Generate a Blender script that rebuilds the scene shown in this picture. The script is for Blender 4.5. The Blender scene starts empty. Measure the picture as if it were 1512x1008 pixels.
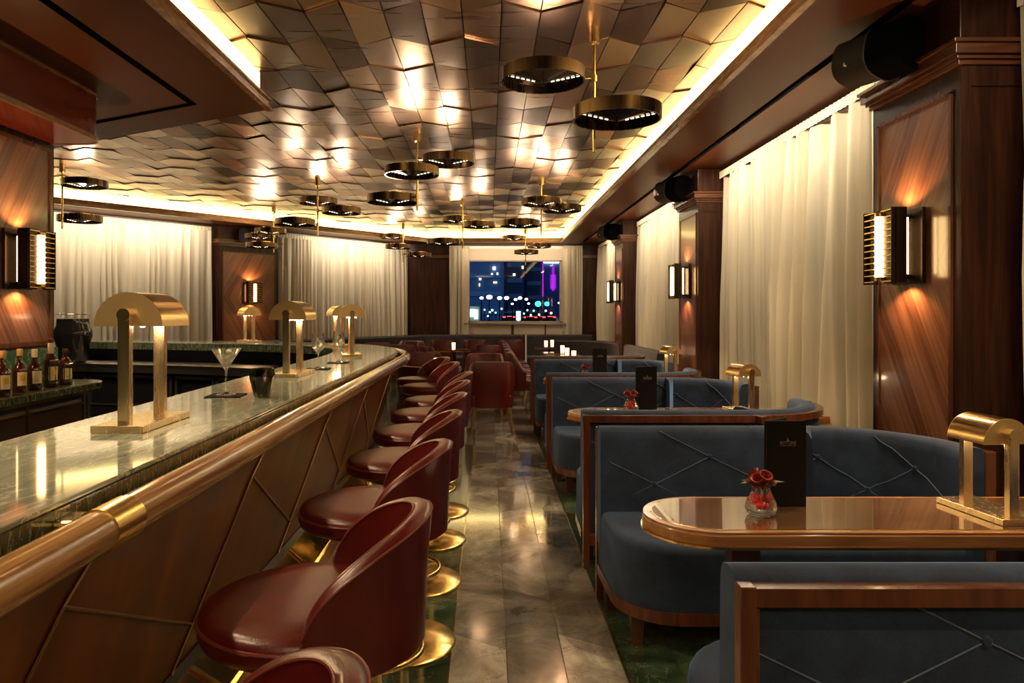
import bpy, bmesh, math, random
from mathutils import Vector, Matrix
PI = math.pi
random.seed(7)
S = bpy.context.scene
COL = S.collection
# ------------------------------------------------------------------ camera
F, CX, CY, EYE = 1080.0, 722.0, 460.0, 1.46
cd = bpy.data.cameras.new('camera'); cam = bpy.data.objects.new('camera', cd); COL.objects.link(cam)
cam.location = (0, 0, EYE); cam.rotation_euler = (PI/2, 0, 0)
cd.sensor_width = 36; cd.lens = F/1512*36
cd.shift_x = (756-CX)/1512; cd.shift_y = -(504-CY)/1512
cd.clip_start = 0.05; cd.clip_end = 500
S.camera = cam
S.view_settings.view_transform = 'Standard'; S.view_settings.look = 'None'
S.view_settings.exposure = 0.55; S.view_settings.gamma = 1.0
S.view_settings.use_curve_mapping = False
S.cycles.max_bounces = 8; S.cycles.glossy_bounces = 5; S.cycles.diffuse_bounces = 4
S.cycles.transmission_bounces = 8; S.cycles.transparent_max_bounces = 12
S.cycles.sample_clamp_indirect = 6.0
S.cycles.caustics_reflective = True; S.cycles.caustics_refractive = False
# night sky outside
w = bpy.data.worlds.new('night'); S.world = w; w.use_nodes = True
w.node_tree.nodes['Background'].inputs[0].default_value = (0.010, 0.022, 0.06, 1)
w.node_tree.nodes['Background'].inputs[1].default_value = 1.0

WARM = (1.0, 0.62, 0.30); WARM2 = (1.0, 0.72, 0.42)
def area(name, loc, rot, sx, sy, power, color=WARM, spread=None):
    l = bpy.data.lights.new(name, 'AREA'); l.shape = 'RECTANGLE'; l.size = sx; l.size_y = sy
    l.energy = power; l.color = color
    if spread: l.spread = spread
    o = bpy.data.objects.new(name, l); COL.objects.link(o); o.location = loc; o.rotation_euler = rot
    return o
def point(name, loc, power, color=WARM, r=0.03, parent=None):
    l = bpy.data.lights.new(name, 'POINT'); l.energy = power; l.color = color; l.shadow_soft_size = r
    o = bpy.data.objects.new(name, l); COL.objects.link(o); o.location = loc
    if parent: o.parent = parent
    return o
def spot(name, loc, rot, power, angle, color=WARM, r=0.04, blend=0.6, parent=None):
    l = bpy.data.lights.new(name, 'SPOT'); l.energy = power; l.color = color; l.spot_size = math.radians(angle)
    l.spot_blend = blend; l.shadow_soft_size = r
    o = bpy.data.objects.new(name, l); COL.objects.link(o); o.location = loc; o.rotation_euler = rot
    if parent: o.parent = parent
    return o

# ceiling downlights and washers; worktop and far wall lights are added
SLOT_X = 2.12
for k, y in enumerate((2.2, 5.55, 7.1, 9.95, 11.5, 14.9)):           # curtain washers in the slot by the windows
    area('slot_washer', (SLOT_X, y, 3.025), (0, math.radians(-22), 0), 0.05, 1.4, 34, (1.0, 0.82, 0.58))
for k, t in enumerate((1.8, 6.3, 8.6)):                              # curtain washers along the slanted window wall
    x, y = -1.9-.643*t, 17.1-.766*t
    area('slanted_wall_washer', (x+.766*.55, y-.643*.55, 3.025), (math.radians(24), 0, math.radians(50.)), 2.2, 0.05, 42, (1.0, 0.83, 0.62))
for k, y in enumerate((0.6, 3.2, 5.9, 8.6, 11.5)):                    # downlights over the booths
    spot('booth_downlight', (SLOT_X-.25, y, 3.02), (0, math.radians(6), 0), 110, 75, (1.0, 0.72, 0.42), .04)
for x, y in ((-2.24, 1.2), (-2.24, 2.6), (-2.24, 4.2), (-2.24, 5.2), (-2.9, 5.95)):   # downlights over the bar
    spot('bar_downlight', (x, y, 3.02), (0, math.radians(-24), 0), 120, 80, (1.0, 0.74, 0.44), .04)
for x, y in ((-3.3, 6.25), (-4.6, 6.95)): spot('worktop_fill', (x, y, 3.02), (math.radians(32), 0, 0), 170, 80, (1.0, 0.78, 0.52), .05)  # added spots that brighten the steel worktop
area('behind_camera_light', (0, -1.6, 3.2), (0, 0, 0), 2.4, 1.0, 45, (1.0, 0.72, 0.44))  # unseen area light overhead, behind the camera
area('far_wall_fill', (.6, 16.62, 3.0), (math.radians(25), 0, 0), 2.6, .05, 13, (1.0, .78, .52))  # added strip of light that lifts the pale window surround

# ------------------------------------------------------------------ materials
MATS = {}
def new_mat(name):
    m = bpy.data.materials.new(name); m.use_nodes = True; MATS[name] = m
    return m, m.node_tree.nodes, m.node_tree.links, m.node_tree.nodes['Principled BSDF']
def plain(name, col, rough=.5, metal=0., **kw):
    m, n, l, b = new_mat(name)
    b.inputs['Base Color'].default_value = (*col, 1); b.inputs['Roughness'].default_value = rough
    b.inputs['Metallic'].default_value = metal
    for k, v in kw.items(): b.inputs[k.replace('_', ' ')].default_value = v
    return m
def emis(name, col, s):
    m, n, l, b = new_mat(name)
    b.inputs['Base Color'].default_value = (*col, 1)
    b.inputs['Emission Color'].default_value = (*col, 1); b.inputs['Emission Strength'].default_value = s
    return m
def ramp(n, stops):
    r = n.new('ShaderNodeValToRGB'); e = r.color_ramp.elements
    while len(e) < len(stops): e.new(.5)
    for k, (p, c) in enumerate(stops): e[k].position = p; e[k].color = (*c, 1)
    return r
def coords(n, l, scale=(1, 1, 1), rot=(0, 0, 0)):
    t = n.new('ShaderNodeTexCoord'); mp = n.new('ShaderNodeMapping')
    mp.inputs['Scale'].default_value = scale; mp.inputs['Rotation'].default_value = rot
    l.new(t.outputs['Object'], mp.inputs['Vector']); return mp
def noise(n, l, vec, scale, detail=4, dist=0., rough=.5):
    x = n.new('ShaderNodeTexNoise'); x.inputs['Scale'].default_value = scale; x.inputs['Detail'].default_value = detail
    x.inputs['Distortion'].default_value = dist; x.inputs['Roughness'].default_value = rough
    l.new(vec.outputs[0], x.inputs['Vector']); return x
def bump(n, l, b, src, strength=.1, dist=.01):
    u = n.new('ShaderNodeBump'); u.inputs['Strength'].default_value = strength; u.inputs['Distance'].default_value = dist
    l.new(src, u.inputs['Height']); l.new(u.outputs[0], b.inputs['Normal'])
def wood(name, c1, c2, rough=.25, scale=(30, 30, 2), rot=(0, 0, 0), coat=.3, spec=.4):
    m, n, l, b = new_mat(name)
    v = coords(n, l, scale, rot); t = noise(n, l, v, 1.0, 6, .6)
    r = ramp(n, [(.3, c1), (.55, tuple((a+c)/2 for a, c in zip(c1, c2))), (.72, c2)])
    l.new(t.outputs['Fac'], r.inputs[0]); l.new(r.outputs[0], b.inputs['Base Color'])
    b.inputs['Specular IOR Level'].default_value = spec
    b.inputs['Roughness'].default_value = rough; b.inputs['Coat Weight'].default_value = coat
    b.inputs['Coat Roughness'].default_value = .12
    return m
def marble(name, base, mid, vein, rough=.08, scale=3., veinw=.03, stretch=(1, 1, 1)):
    m, n, l, b = new_mat(name)
    v = coords(n, l, stretch)
    t = noise(n, l, v, scale, 8, 1.2, .62)
    r = ramp(n, [(.30, base), (.52, mid), (.75, base)])
    l.new(t.outputs['Fac'], r.inputs[0])
    t2 = noise(n, l, v, scale*1.3, 9, 2.2, .6)
    a = n.new('ShaderNodeMath'); a.operation = 'SUBTRACT'; a.inputs[1].default_value = .5; l.new(t2.outputs['Fac'], a.inputs[0])
    a2 = n.new('ShaderNodeMath'); a2.operation = 'ABSOLUTE'; l.new(a.outputs[0], a2.inputs[0])
    r2 = ramp(n, [(0, (1, 1, 1)), (veinw, (0, 0, 0))]); l.new(a2.outputs[0], r2.inputs[0])
    mx = n.new('ShaderNodeMix'); mx.data_type = 'RGBA'
    l.new(r2.outputs[0], mx.inputs['Factor']); l.new(r.outputs[0], mx.inputs['A']); mx.inputs['B'].default_value = (*vein, 1)
    l.new(mx.outputs['Result'], b.inputs['Base Color']); b.inputs['Roughness'].default_value = rough
    b.inputs['Specular IOR Level'].default_value = .6
    return m
def metal(name, col, rough=.2, brushed=None, bs=.15):
    m, n, l, b = new_mat(name)
    b.inputs['Base Color'].default_value = (*col, 1); b.inputs['Metallic'].default_value = 1; b.inputs['Roughness'].default_value = rough
    if brushed:
        v = coords(n, l, brushed); t = noise(n, l, v, 1., 3)
        r = n.new('ShaderNodeMapRange'); r.inputs['To Min'].default_value = max(.02, rough-bs/2); r.inputs['To Max'].default_value = rough+bs
        l.new(t.outputs['Fac'], r.inputs[0]); l.new(r.outputs[0], b.inputs['Roughness'])
    return m

BRASS = metal('brass', (.83, .57, .24), .16, (4, 4, 60), .12)
BRASSP = metal('polished_brass', (.92, .64, .22), .24)
PALEBRASS = metal('pale_brass', (.86, .66, .40), .22, (60, 60, 3), .12)
BRONZE = metal('dark_bronze', (.10, .06, .032), .24, (50, 50, 2), .12)
BRONZEDK = metal('black_bronze', (.06, .04, .03), .25)
STEEL = metal('steel', (.42, .38, .34), .28, (40, 3, 40), .15)
DARKWOOD = wood('dark_walnut', (.018, .006, .004), (.052, .018, .009), .26, (25, 25, 1.6), coat=.0, spec=.25)
WALNUT = wood('walnut', (.055, .018, .008), (.14, .048, .02), .22, (25, 25, 1.6))
MAHOG = wood('red_mahogany', (.11, .016, .009), (.17, .028, .014), .14, (5, 1.5, 5), coat=.4)
RAILWOOD = wood('rail_wood', (.20, .085, .028), (.62, .34, .13), .17, (45, 1.6, 45), coat=.5)
RIMWOOD = wood('rim_wood', (.24, .095, .03), (.42, .19, .07), .22, (3, 30, 30), coat=.4)
LEGWOOD = wood('leg_wood', (.065, .018, .008), (.155, .048, .02), .25, (25, 25, 3))
OAK = wood('chair_leg_oak', (.16, .07, .03), (.32, .15, .06), .35, (25, 25, 3))
VENEER = None
def veneer():
    m, n, l, b = new_mat('chevron_veneer')
    t = n.new('ShaderNodeTexCoord'); sp = n.new('ShaderNodeSeparateXYZ'); l.new(t.outputs['Object'], sp.inputs[0])
    # planks running diagonally, mirrored at mid height
    az = n.new('ShaderNodeMath'); az.operation = 'ABSOLUTE'; l.new(sp.outputs['Z'], az.inputs[0])
    d = n.new('ShaderNodeMath'); d.operation = 'MULTIPLY_ADD'; d.inputs[1].default_value = .62; l.new(az.outputs[0], d.inputs[0]); l.new(sp.outputs['X'], d.inputs[2])
    e = n.new('ShaderNodeMath'); e.operation = 'MULTIPLY_ADD'; e.inputs[1].default_value = -.62; l.new(sp.outputs['X'], e.inputs[0]); l.new(az.outputs[0], e.inputs[2])
    cb = n.new('ShaderNodeCombineXYZ'); l.new(d.outputs[0], cb.inputs[0]); l.new(e.outputs[0], cb.inputs[2])
    mp = n.new('ShaderNodeMapping'); mp.inputs['Scale'].default_value = (34, 1, 1.6); l.new(cb.outputs[0], mp.inputs[0])
    no = noise(n, l, mp, 1., 5, .4)
    st = n.new('ShaderNodeMath'); st.operation = 'MULTIPLY'; st.inputs[1].default_value = 1/.105; l.new(d.outputs[0], st.inputs[0])
    fl = n.new('ShaderNodeMath'); fl.operation = 'FLOOR'; l.new(st.outputs[0], fl.inputs[0])
    wn = n.new('ShaderNodeTexWhiteNoise'); wn.noise_dimensions = '1D'; l.new(fl.outputs[0], wn.inputs['W'])
    ad = n.new('ShaderNodeMath'); ad.operation = 'MULTIPLY_ADD'; ad.inputs[1].default_value = .35; l.new(wn.outputs['Value'], ad.inputs[0]); l.new(no.outputs['Fac'], ad.inputs[2])
    r = ramp(n, [(.35, (.085, .030, .013)), (.62, (.15, .058, .026)), (.9, (.22, .095, .045))])
    l.new(ad.outputs[0], r.inputs[0]); l.new(r.outputs[0], b.inputs['Base Color'])
    b.inputs['Roughness'].default_value = .26; b.inputs['Coat Weight'].default_value = .4; b.inputs['Coat Roughness'].default_value = .1
    return m
VENEER = veneer()
SOFFIT = plain('bronze_brown_lacquer', (.095, .028, .009), .40, 0, Specular_IOR_Level=.06)
BLACK = plain('black', (.004, .004, .0045), .8, 0, Specular_IOR_Level=.0)
BLACKGLOSS = plain('black_gloss', (.008, .007, .007), .08)
GRILLE = plain('speaker_cloth', (.014, .009, .009), .75)
MARBLETOP = marble('bar_marble', (.13, .155, .12), (.33, .35, .27), (.60, .58, .46), .06, 1.6, .012, (3.2, .8, 1))
MARBLEEDGE = marble('edge_marble', (.005, .011, .007), (.05, .065, .035), (.34, .31, .20), .12, 6., .012, (3, 2.4, .5))
GREENMARBLE = marble('green_marble', (.02, .09, .06), (.06, .18, .13), (.35, .45, .36), .12, 5., .03)
BASEMARBLE = marble('skirt_marble', (.012, .020, .014), (.04, .06, .04), (.25, .25, .16), .10, 6., .03)
def leather(name, c, cd):
    m, n, l, b = new_mat(name)
    v = coords(n, l, (1, 1, 1)); t = noise(n, l, v, 5, 5); r = ramp(n, [(.3, cd), (.7, c)])
    l.new(t.outputs['Fac'], r.inputs[0]); l.new(r.outputs[0], b.inputs['Base Color'])
    b.inputs['Roughness'].default_value = .30; b.inputs['Specular IOR Level'].default_value = .5
    vo = n.new('ShaderNodeTexVoronoi'); vo.inputs['Scale'].default_value = 260; l.new(v.outputs[0], vo.inputs['Vector'])
    bump(n, l, b, vo.outputs['Distance'], .12, .002)
    return m
LEATHER = leather('burgundy_leather', (.115, .009, .007), (.06, .005, .004))
PIPING = leather('burgundy_piping', (.18, .035, .022), (.12, .02, .015))
def velvet(name, c, cd, sheen=.8, sc=(.45, .55, .65)):
    m, n, l, b = new_mat(name)
    v = coords(n, l, (1, 1, 1)); t = noise(n, l, v, 7, 6, .3, .6); t2 = noise(n, l, v, 160, 2)
    ad = n.new('ShaderNodeMath'); ad.operation = 'MULTIPLY_ADD'; ad.inputs[1].default_value = .35; l.new(t2.outputs['Fac'], ad.inputs[0]); l.new(t.outputs['Fac'], ad.inputs[2])
    r = ramp(n, [(.45, cd), (.85, c)]); l.new(ad.outputs[0], r.inputs[0]); l.new(r.outputs[0], b.inputs['Base Color'])
    b.inputs['Roughness'].default_value = .85; b.inputs['Sheen Weight'].default_value = sheen; b.inputs['Sheen Roughness'].default_value = .35
    b.inputs['Sheen Tint'].default_value = (*sc, 1)
    bump(n, l, b, t2.outputs['Fac'], .15, .002)
    return m
VELVET = velvet('slate_velvet', (.016, .033, .072), (.004, .009, .022), .50, (.26, .46, .88))
VELVETSEAM = velvet('velvet_seam', (.10, .13, .18), (.07, .09, .13), .7)  # seam highlights painted in, paler than the velvet
VELVETDK = velvet('dark_velvet', (.035, .026, .028), (.016, .012, .013), .4, (.4, .35, .35))
def curtain_mat(name, c, tr=.35):
    m, n, l, b = new_mat(name)
    n.remove(b); out = n['Material Output']
    d = n.new('ShaderNodeBsdfDiffuse'); d.inputs[0].default_value = (*c, 1)
    t = n.new('ShaderNodeBsdfTranslucent'); t.inputs[0].default_value = (*c, 1)
    tp = n.new('ShaderNodeBsdfTransparent')
    a = n.new('ShaderNodeMixShader'); a.inputs[0].default_value = tr; l.new(d.outputs[0], a.inputs[1]); l.new(t.outputs[0], a.inputs[2])
    v = coords(n, l, (1, 1, .03)); no = noise(n, l, v, 9, 3)
    mr = n.new('ShaderNodeMapRange'); mr.inputs['From Min'].default_value = .35; mr.inputs['From Max'].default_value = .65; mr.inputs['To Min'].default_value = .02; mr.inputs['To Max'].default_value = .26; l.new(no.outputs['Fac'], mr.inputs[0])
    e = n.new('ShaderNodeMixShader'); l.new(mr.outputs[0], e.inputs[0]); l.new(a.outputs[0], e.inputs[1]); l.new(tp.outputs[0], e.inputs[2])
    l.new(e.outputs[0], out.inputs[0])
    return m
SHEER = curtain_mat('cream_sheer', (.78, .70, .54))
SHEERTAPE = plain('header_tape', (.52, .46, .33), .9)
def glassmat(name, col=(1, 1, 1), rough=0.0, ior=1.45):
    m, n, l, b = new_mat(name)
    b.inputs['Base Color'].default_value = (*col, 1); b.inputs['Roughness'].default_value = rough
    b.inputs['Transmission Weight'].default_value = 1; b.inputs['IOR'].default_value = ior
    return m
def thin_glass(name):
    m = glassmat(name); n = m.node_tree.nodes; l = m.node_tree.links; b = n['Principled BSDF']
    t = n.new('ShaderNodeBsdfTransparent'); e = n.new('ShaderNodeMixShader'); fr = n.new('ShaderNodeLayerWeight'); fr.inputs[0].default_value = .62
    l.new(fr.outputs['Facing'], e.inputs[0]); l.new(t.outputs[0], e.inputs[1]); l.new(b.outputs[0], e.inputs[2]); l.new(e.outputs[0], n['Material Output'].inputs[0]); return m
GLASS = thin_glass('clear_glass'); SMOKEGLASS = glassmat('smoked_glass', (.30, .33, .26)); AMBER = glassmat('amber_glass', (.20, .06, .02))
def pane_mat():
    m, n, l, b = new_mat('window_glass'); n.remove(b); out = n['Material Output']
    g = n.new('ShaderNodeBsdfGlossy'); g.inputs[0].default_value = (1, 1, 1, 1); g.inputs[1].default_value = .02
    t = n.new('ShaderNodeBsdfTransparent'); fr = n.new('ShaderNodeFresnel'); fr.inputs[0].default_value = 1.3
    e = n.new('ShaderNodeMixShader'); l.new(fr.outputs[0], e.inputs[0]); l.new(t.outputs[0], e.inputs[1]); l.new(g.outputs[0], e.inputs[2]); l.new(e.outputs[0], out.inputs[0])
    return m
PANE = pane_mat()
PLASTER = plain('cream_paint', (.55, .48, .38), .6)
WALLPAINT = plain('dark_brown_wall', (.05, .022, .012), .4)
COVE = emis('cove_light_strip', (1.0, .78, .30), 4.2)
GLOW = emis('uplight_lens', (1.0, .82, .56), 95.0)
SLIT = emis('disc_slit_light', (1.0, .85, .6), 2.6)
TUBE = emis('sconce_tube', (1.0, .64, .26), 9.0)
BULB = emis('lamp_bulb', (1.0, .80, .50), 35.0)
CANDLE = emis('candle_glass', (1.0, .58, .34), 1.7)
REDFLOWER = plain('red_petal', (.80, .03, .015), .3); DARKFLOWER = plain('dark_red_petal', (.22, .02, .012), .35)
LEAF = plain('leaf_green', (.05, .12, .02), .5)
MENU = plain('menu_cover', (.006, .004, .0035), .5, 0, Specular_IOR_Level=.2); GOLDPRINT = metal('gold_print', (.9, .65, .3), .3)
LABEL = plain('cream_label', (.75, .62, .38), .6); LABELY = plain('yellow_print', (.65, .42, .06), .6)
CORK = plain('tan_cap', (.62, .38, .14), .4); WHITECAP = plain('ivory_cap', (.75, .65, .45), .4); BLACKCAP = plain('dark_cap', (.05, .015, .012), .3)
BOTTLE = plain('dark_bottle', (.035, .008, .005), .08, 0, Coat_Weight=.5)
TABLETOP = wood('table_veneer', (.08, .036, .017), (.20, .10, .045), .12, (3, 12, 3), coat=1.0)
for _n in TABLETOP.node_tree.nodes:
    if _n.type == 'BSDF_PRINCIPLED': _n.inputs['Coat Roughness'].default_value = .015; _n.inputs['Coat IOR'].default_value = 2.1

# ------------------------------------------------------------------ mesh helpers
class MB:
    def __init__(s): s.v = []; s.f = []
    def add(s, vs, fs):
        o = len(s.v); s.v += [tuple(p) for p in vs]; s.f += [tuple(i+o for i in f) for f in fs]; return s
    def box(s, x0, x1, y0, y1, z0, z1, M=None):
        vs = [Vector((x, y, z)) for z in (z0, z1) for x, y in ((x0, y0), (x1, y0), (x1, y1), (x0, y1))]
        if M is not None: vs = [M @ p for p in vs]
        return s.add(vs, [(3, 2, 1, 0), (4, 5, 6, 7), (0, 1, 5, 4), (1, 2, 6, 5), (2, 3, 7, 6), (3, 0, 4, 7)])
    def prism(s, poly, z0, z1, inset=0, rz=0):
        """poly CCW. inset/rz: rounds the top edge"""
        n = len(poly); layers = [(0, z0)]
        if inset:
            layers.append((0, z1-rz))
            for k in range(1, 5):
                a = k/4*PI/2; layers.append((inset*(1-math.cos(a)), z1-rz+rz*math.sin(a)))
        else: layers.append((0, z1))
        vs = []
        for d, z in layers:
            for p in offset_poly(poly, -d) if d else poly: vs.append((p[0], p[1], z))
        fs = []
        for k in range(len(layers)-1):
            for i in range(n):
                j = (i+1) % n; fs.append((k*n+i, k*n+j, (k+1)*n+j, (k+1)*n+i))
        fs.append(tuple(range(n-1, -1, -1))); fs.append(tuple((len(layers)-1)*n+i for i in range(n)))
        return s.add(vs, fs)
    def lathe(s, prof, n=32, c=(0, 0, 0), M=None, cap=True):
        vs = []; fs = []
        for r, z in prof:
            for i in range(n):
                a = 2*PI*i/n; p = Vector((c[0]+r*math.cos(a), c[1]+r*math.sin(a), c[2]+z)); vs.append(M @ p if M is not None else p)
        m = len(prof)
        for k in range(m-1):
            for i in range(n):
                j = (i+1) % n; fs.append((k*n+i, k*n+j, (k+1)*n+j, (k+1)*n+i))
        if cap and prof[0][0] > 1e-6: fs.append(tuple(range(n-1, -1, -1)))
        if cap and prof[-1][0] > 1e-6: fs.append(tuple((m-1)*n+i for i in range(n)))
        return s.add(vs, fs)
    def cyl(s, p0, p1, r0, r1=None, n=16):
        r1 = r0 if r1 is None else r1; p0 = Vector(p0); p1 = Vector(p1); d = (p1-p0)
        q = d.to_track_quat('Z', 'Y').to_matrix().to_4x4(); M = Matrix.Translation(p0) @ q
        return s.lathe([(r0, 0), (r1, d.length)], n, M=M)
    def tube(s, pts, r, n=10, closed=False):
        pts = [Vector(p) for p in pts]; m = len(pts); vs = []; fs = []
        for k, p in enumerate(pts):
            a = pts[(k-1) % m] if (closed or k > 0) else p; b = pts[(k+1) % m] if (closed or k < m-1) else p
            d = (b-a).normalized(); up = Vector((0, 0, 1)) if abs(d.z) < .95 else Vector((1, 0, 0))
            x = d.cross(up).normalized(); y = x.cross(d)
            for i in range(n):
                t = 2*PI*i/n; vs.append(p+x*(r*math.cos(t))+y*(r*math.sin(t)))
        for k in range(m if closed else m-1):
            for i in range(n):
                j = (i+1) % n; k2 = (k+1) % m; fs.append((k*n+j, k*n+i, k2*n+i, k2*n+j))
        if not closed: fs.append(tuple(range(n))); fs.append(tuple((m-1)*n+i for i in range(n-1, -1, -1)))
        return s.add(vs, fs)
    def sweep(s, path, prof, closed=False):
        """path: 2D points; prof: (offset to the left, z) closed outline"""
        m = len(path); q = len(prof); vs = []; fs = []
        nr = path_normals(path, closed)
        for k in range(m):
            for o, z in prof: vs.append((path[k][0]+nr[k][0]*o, path[k][1]+nr[k][1]*o, z))
        for k in range(m if closed else m-1):
            for i in range(q):
                j = (i+1) % q; k2 = (k+1) % m; fs.append((k*q+i, k2*q+i, k2*q+j, k*q+j))
        if not closed: fs.append(tuple(range(q))); fs.append(tuple((m-1)*q+i for i in range(q-1, -1, -1)))
        return s.add(vs, fs)
    def sphere(s, c, r, n=16, sz=1.):
        return s.lathe([(max(1e-7, r*math.sin(PI*k/(n//2))), -r*sz*math.cos(PI*k/(n//2))) for k in range(n//2+1)], n, c)
    def build(s, name, mat, parent=None, smooth=False, bevel=0, loc=None, rz=0, angle=35):
        me = bpy.data.meshes.new(name); me.from_pydata(s.v, [], s.f); me.update()
        bm = bmesh.new(); bm.from_mesh(me)
        bmesh.ops.remove_doubles(bm, verts=bm.verts, dist=1e-6)
        bmesh.ops.recalc_face_normals(bm, faces=bm.faces); bm.to_mesh(me); bm.free()
        if smooth:
            me.polygons.foreach_set('use_smooth', [True]*len(me.polygons))
            me.set_sharp_from_angle(angle=math.radians(angle))
        me.materials.append(mat)
        o = bpy.data.objects.new(name, me); COL.objects.link(o)
        if parent is not None: o.parent = parent
        if loc: o.location = loc
        if rz: o.rotation_euler.z = rz
        if bevel:
            b = o.modifiers.new('bevel', 'BEVEL'); b.width = bevel; b.segments = 2; b.limit_method = 'ANGLE'; b.angle_limit = math.radians(40)
        return o
def path_normals(path, closed=False):
    m = len(path); out = []
    for k in range(m):
        ds = []
        if closed or k > 0: a = path[(k-1) % m]; ds.append((Vector(path[k])-Vector(a)).normalized())
        if closed or k < m-1: b = path[(k+1) % m]; ds.append((Vector(b)-Vector(path[k])).normalized())
        ns = [Vector((-d.y, d.x)) for d in ds]
        if len(ns) == 2:
            n = (ns[0]+ns[1]).normalized(); n = n/max(.35, n.dot(ns[0]))
        else: n = ns[0]
        out.append(n)
    return out
def offset_poly(poly, d):     # positive grows a CCW polygon
    nr = path_normals(poly, True); return [(p[0]-n[0]*d, p[1]-n[1]*d) for p, n in zip(poly, nr)]
def offset_path(path, d):     # positive = to the left
    nr = path_normals(path); return [(p[0]+n[0]*d, p[1]+n[1]*d) for p, n in zip(path, nr)]
def arc(cx, cy, r, a0, a1, n=10): return [(cx+r*math.cos(math.radians(a0+(a1-a0)*k/n)), cy+r*math.sin(math.radians(a0+(a1-a0)*k/n))) for k in range(n+1)]
def catmull(pts, n=6):
    out = []; P = [pts[0]]+list(pts)+[pts[-1]]
    for k in range(1, len(P)-2):
        for i in range(n):
            t = i/n; p0, p1, p2, p3 = (Vector(P[k+j-1]) for j in range(4))
            out.append(tuple(.5*((2*p1)+(p2-p0)*t+(2*p0-5*p1+4*p2-p3)*t*t+(3*p1-p0-3*p2+p3)*t**3)))
    out.append(tuple(pts[-1])); return out
def tag(o, label=None, cat=None, group=None, kind=None):
    if label: o['label'] = label
    if cat: o['category'] = cat
    if group: o['group'] = group
    if kind: o['kind'] = kind
    return o
def empty(name, loc=(0, 0, 0), rz=0):
    o = bpy.data.objects.new(name, None); COL.objects.link(o); o.location = loc; o.rotation_euler.z = rz; o.empty_display_size = .1; return o
def copy_tree(o, parent=None, kids=None):
    if kids is None:
        kids = {}
        for x in bpy.data.objects:
            if x.parent: kids.setdefault(x.parent, []).append(x)
    c = o.copy(); COL.objects.link(c); c.parent = parent
    for ch in kids.get(o, []): copy_tree(ch, c, kids)
    return c
def place(proto, used, loc, rz, label, group=None):
    o = copy_tree(proto) if used[0] else proto
    used[0] = True; o.location = loc; o.rotation_euler.z = rz; o['label'] = label
    if group: o['group'] = group
    return o
def px(u, v, z):              # point where pixel (u, v) meets height z
    Y = (EYE-z)*F/(v-CY); return ((u-CX)*Y/F, Y)

# ================================================================== SETTING
WX, FY, SZ, CZ = 2.75, 17.1, 3.03, 3.27
D = (-.643, -.766); N = (.766, -.643)          # slanted wall: direction towards us and normal into the room
def dw(t, o=0): return (-1.9+D[0]*t+N[0]*o, FY+D[1]*t+N[1]*o)
# floor of long marble strips, cut by slanting joints
def floor_mat():
    m, n, l, b = new_mat('marble_floor')
    g = n.new('ShaderNodeNewGeometry'); v = coords(n, l, (1, 1, 1))
    at = n.new('ShaderNodeAttribute'); at.attribute_name = 'tone'
    t = noise(n, l, v, 2.6, 8, 1.4, .62); t3 = noise(n, l, v, 9, 6, 1.0)
    rt = ramp(n, [(.3, (.13, .115, .09)), (.5, (.34, .31, .25)), (.7, (.62, .57, .48))])
    rg = ramp(n, [(.3, (.014, .032, .014)), (.55, (.065, .105, .055)), (.75, (.15, .19, .115))])
    l.new(t.outputs['Fac'], rt.inputs[0]); l.new(t.outputs['Fac'], rg.inputs[0])
    mx = n.new('ShaderNodeMix'); mx.data_type = 'RGBA'; l.new(at.outputs['Fac'], mx.inputs['Factor'])
    l.new(rg.outputs[0], mx.inputs['A']); l.new(rt.outputs[0], mx.inputs['B'])
    rnd = n.new('ShaderNodeMapRange'); rnd.inputs['To Min'].default_value = .50; rnd.inputs['To Max'].default_value = 1.35; l.new(g.outputs['Random Per Island'], rnd.inputs[0])
    mu = n.new('ShaderNodeVectorMath'); mu.operation = 'SCALE'; l.new(mx.outputs['Result'], mu.inputs[0]); l.new(rnd.outputs[0], mu.inputs['Scale'])
    a = n.new('ShaderNodeMath'); a.operation = 'SUBTRACT'; a.inputs[1].default_value = .5; l.new(t3.outputs['Fac'], a.inputs[0])
    a2 = n.new('ShaderNodeMath'); a2.operation = 'ABSOLUTE'; l.new(a.outputs[0], a2.inputs[0])
    r2 = ramp(n, [(0, (.65, .65, .65)), (.016, (0, 0, 0))]); l.new(a2.outputs[0], r2.inputs[0])
    m2 = n.new('ShaderNodeMix'); m2.data_type = 'RGBA'; l.new(r2.outputs[0], m2.inputs['Factor']); l.new(mu.outputs[0], m2.inputs['A'])
    m2.inputs['B'].default_value = (.16, .16, .11, 1); l.new(m2.outputs['Result'], b.inputs['Base Color'])
    rr = n.new('ShaderNodeMapRange'); rr.inputs['To Min'].default_value = .07; rr.inputs['To Max'].default_value = .16; l.new(t.outputs['Fac'], rr.inputs[0]); l.new(rr.outputs[0], b.inputs['Roughness'])
    b.inputs['Specular IOR Level'].default_value = 1.0
    b.inputs['Coat Weight'].default_value = .5; b.inputs['Coat Roughness'].default_value = .05
    bump(n, l, b, t3.outputs['Fac'], .02, .004)
    return m
TX, TW, TL, TS = .075, .2375, .54, .075
def grid_y(i, j): return j*TL + (TS if (i+j) % 2 else -TS)
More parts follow.
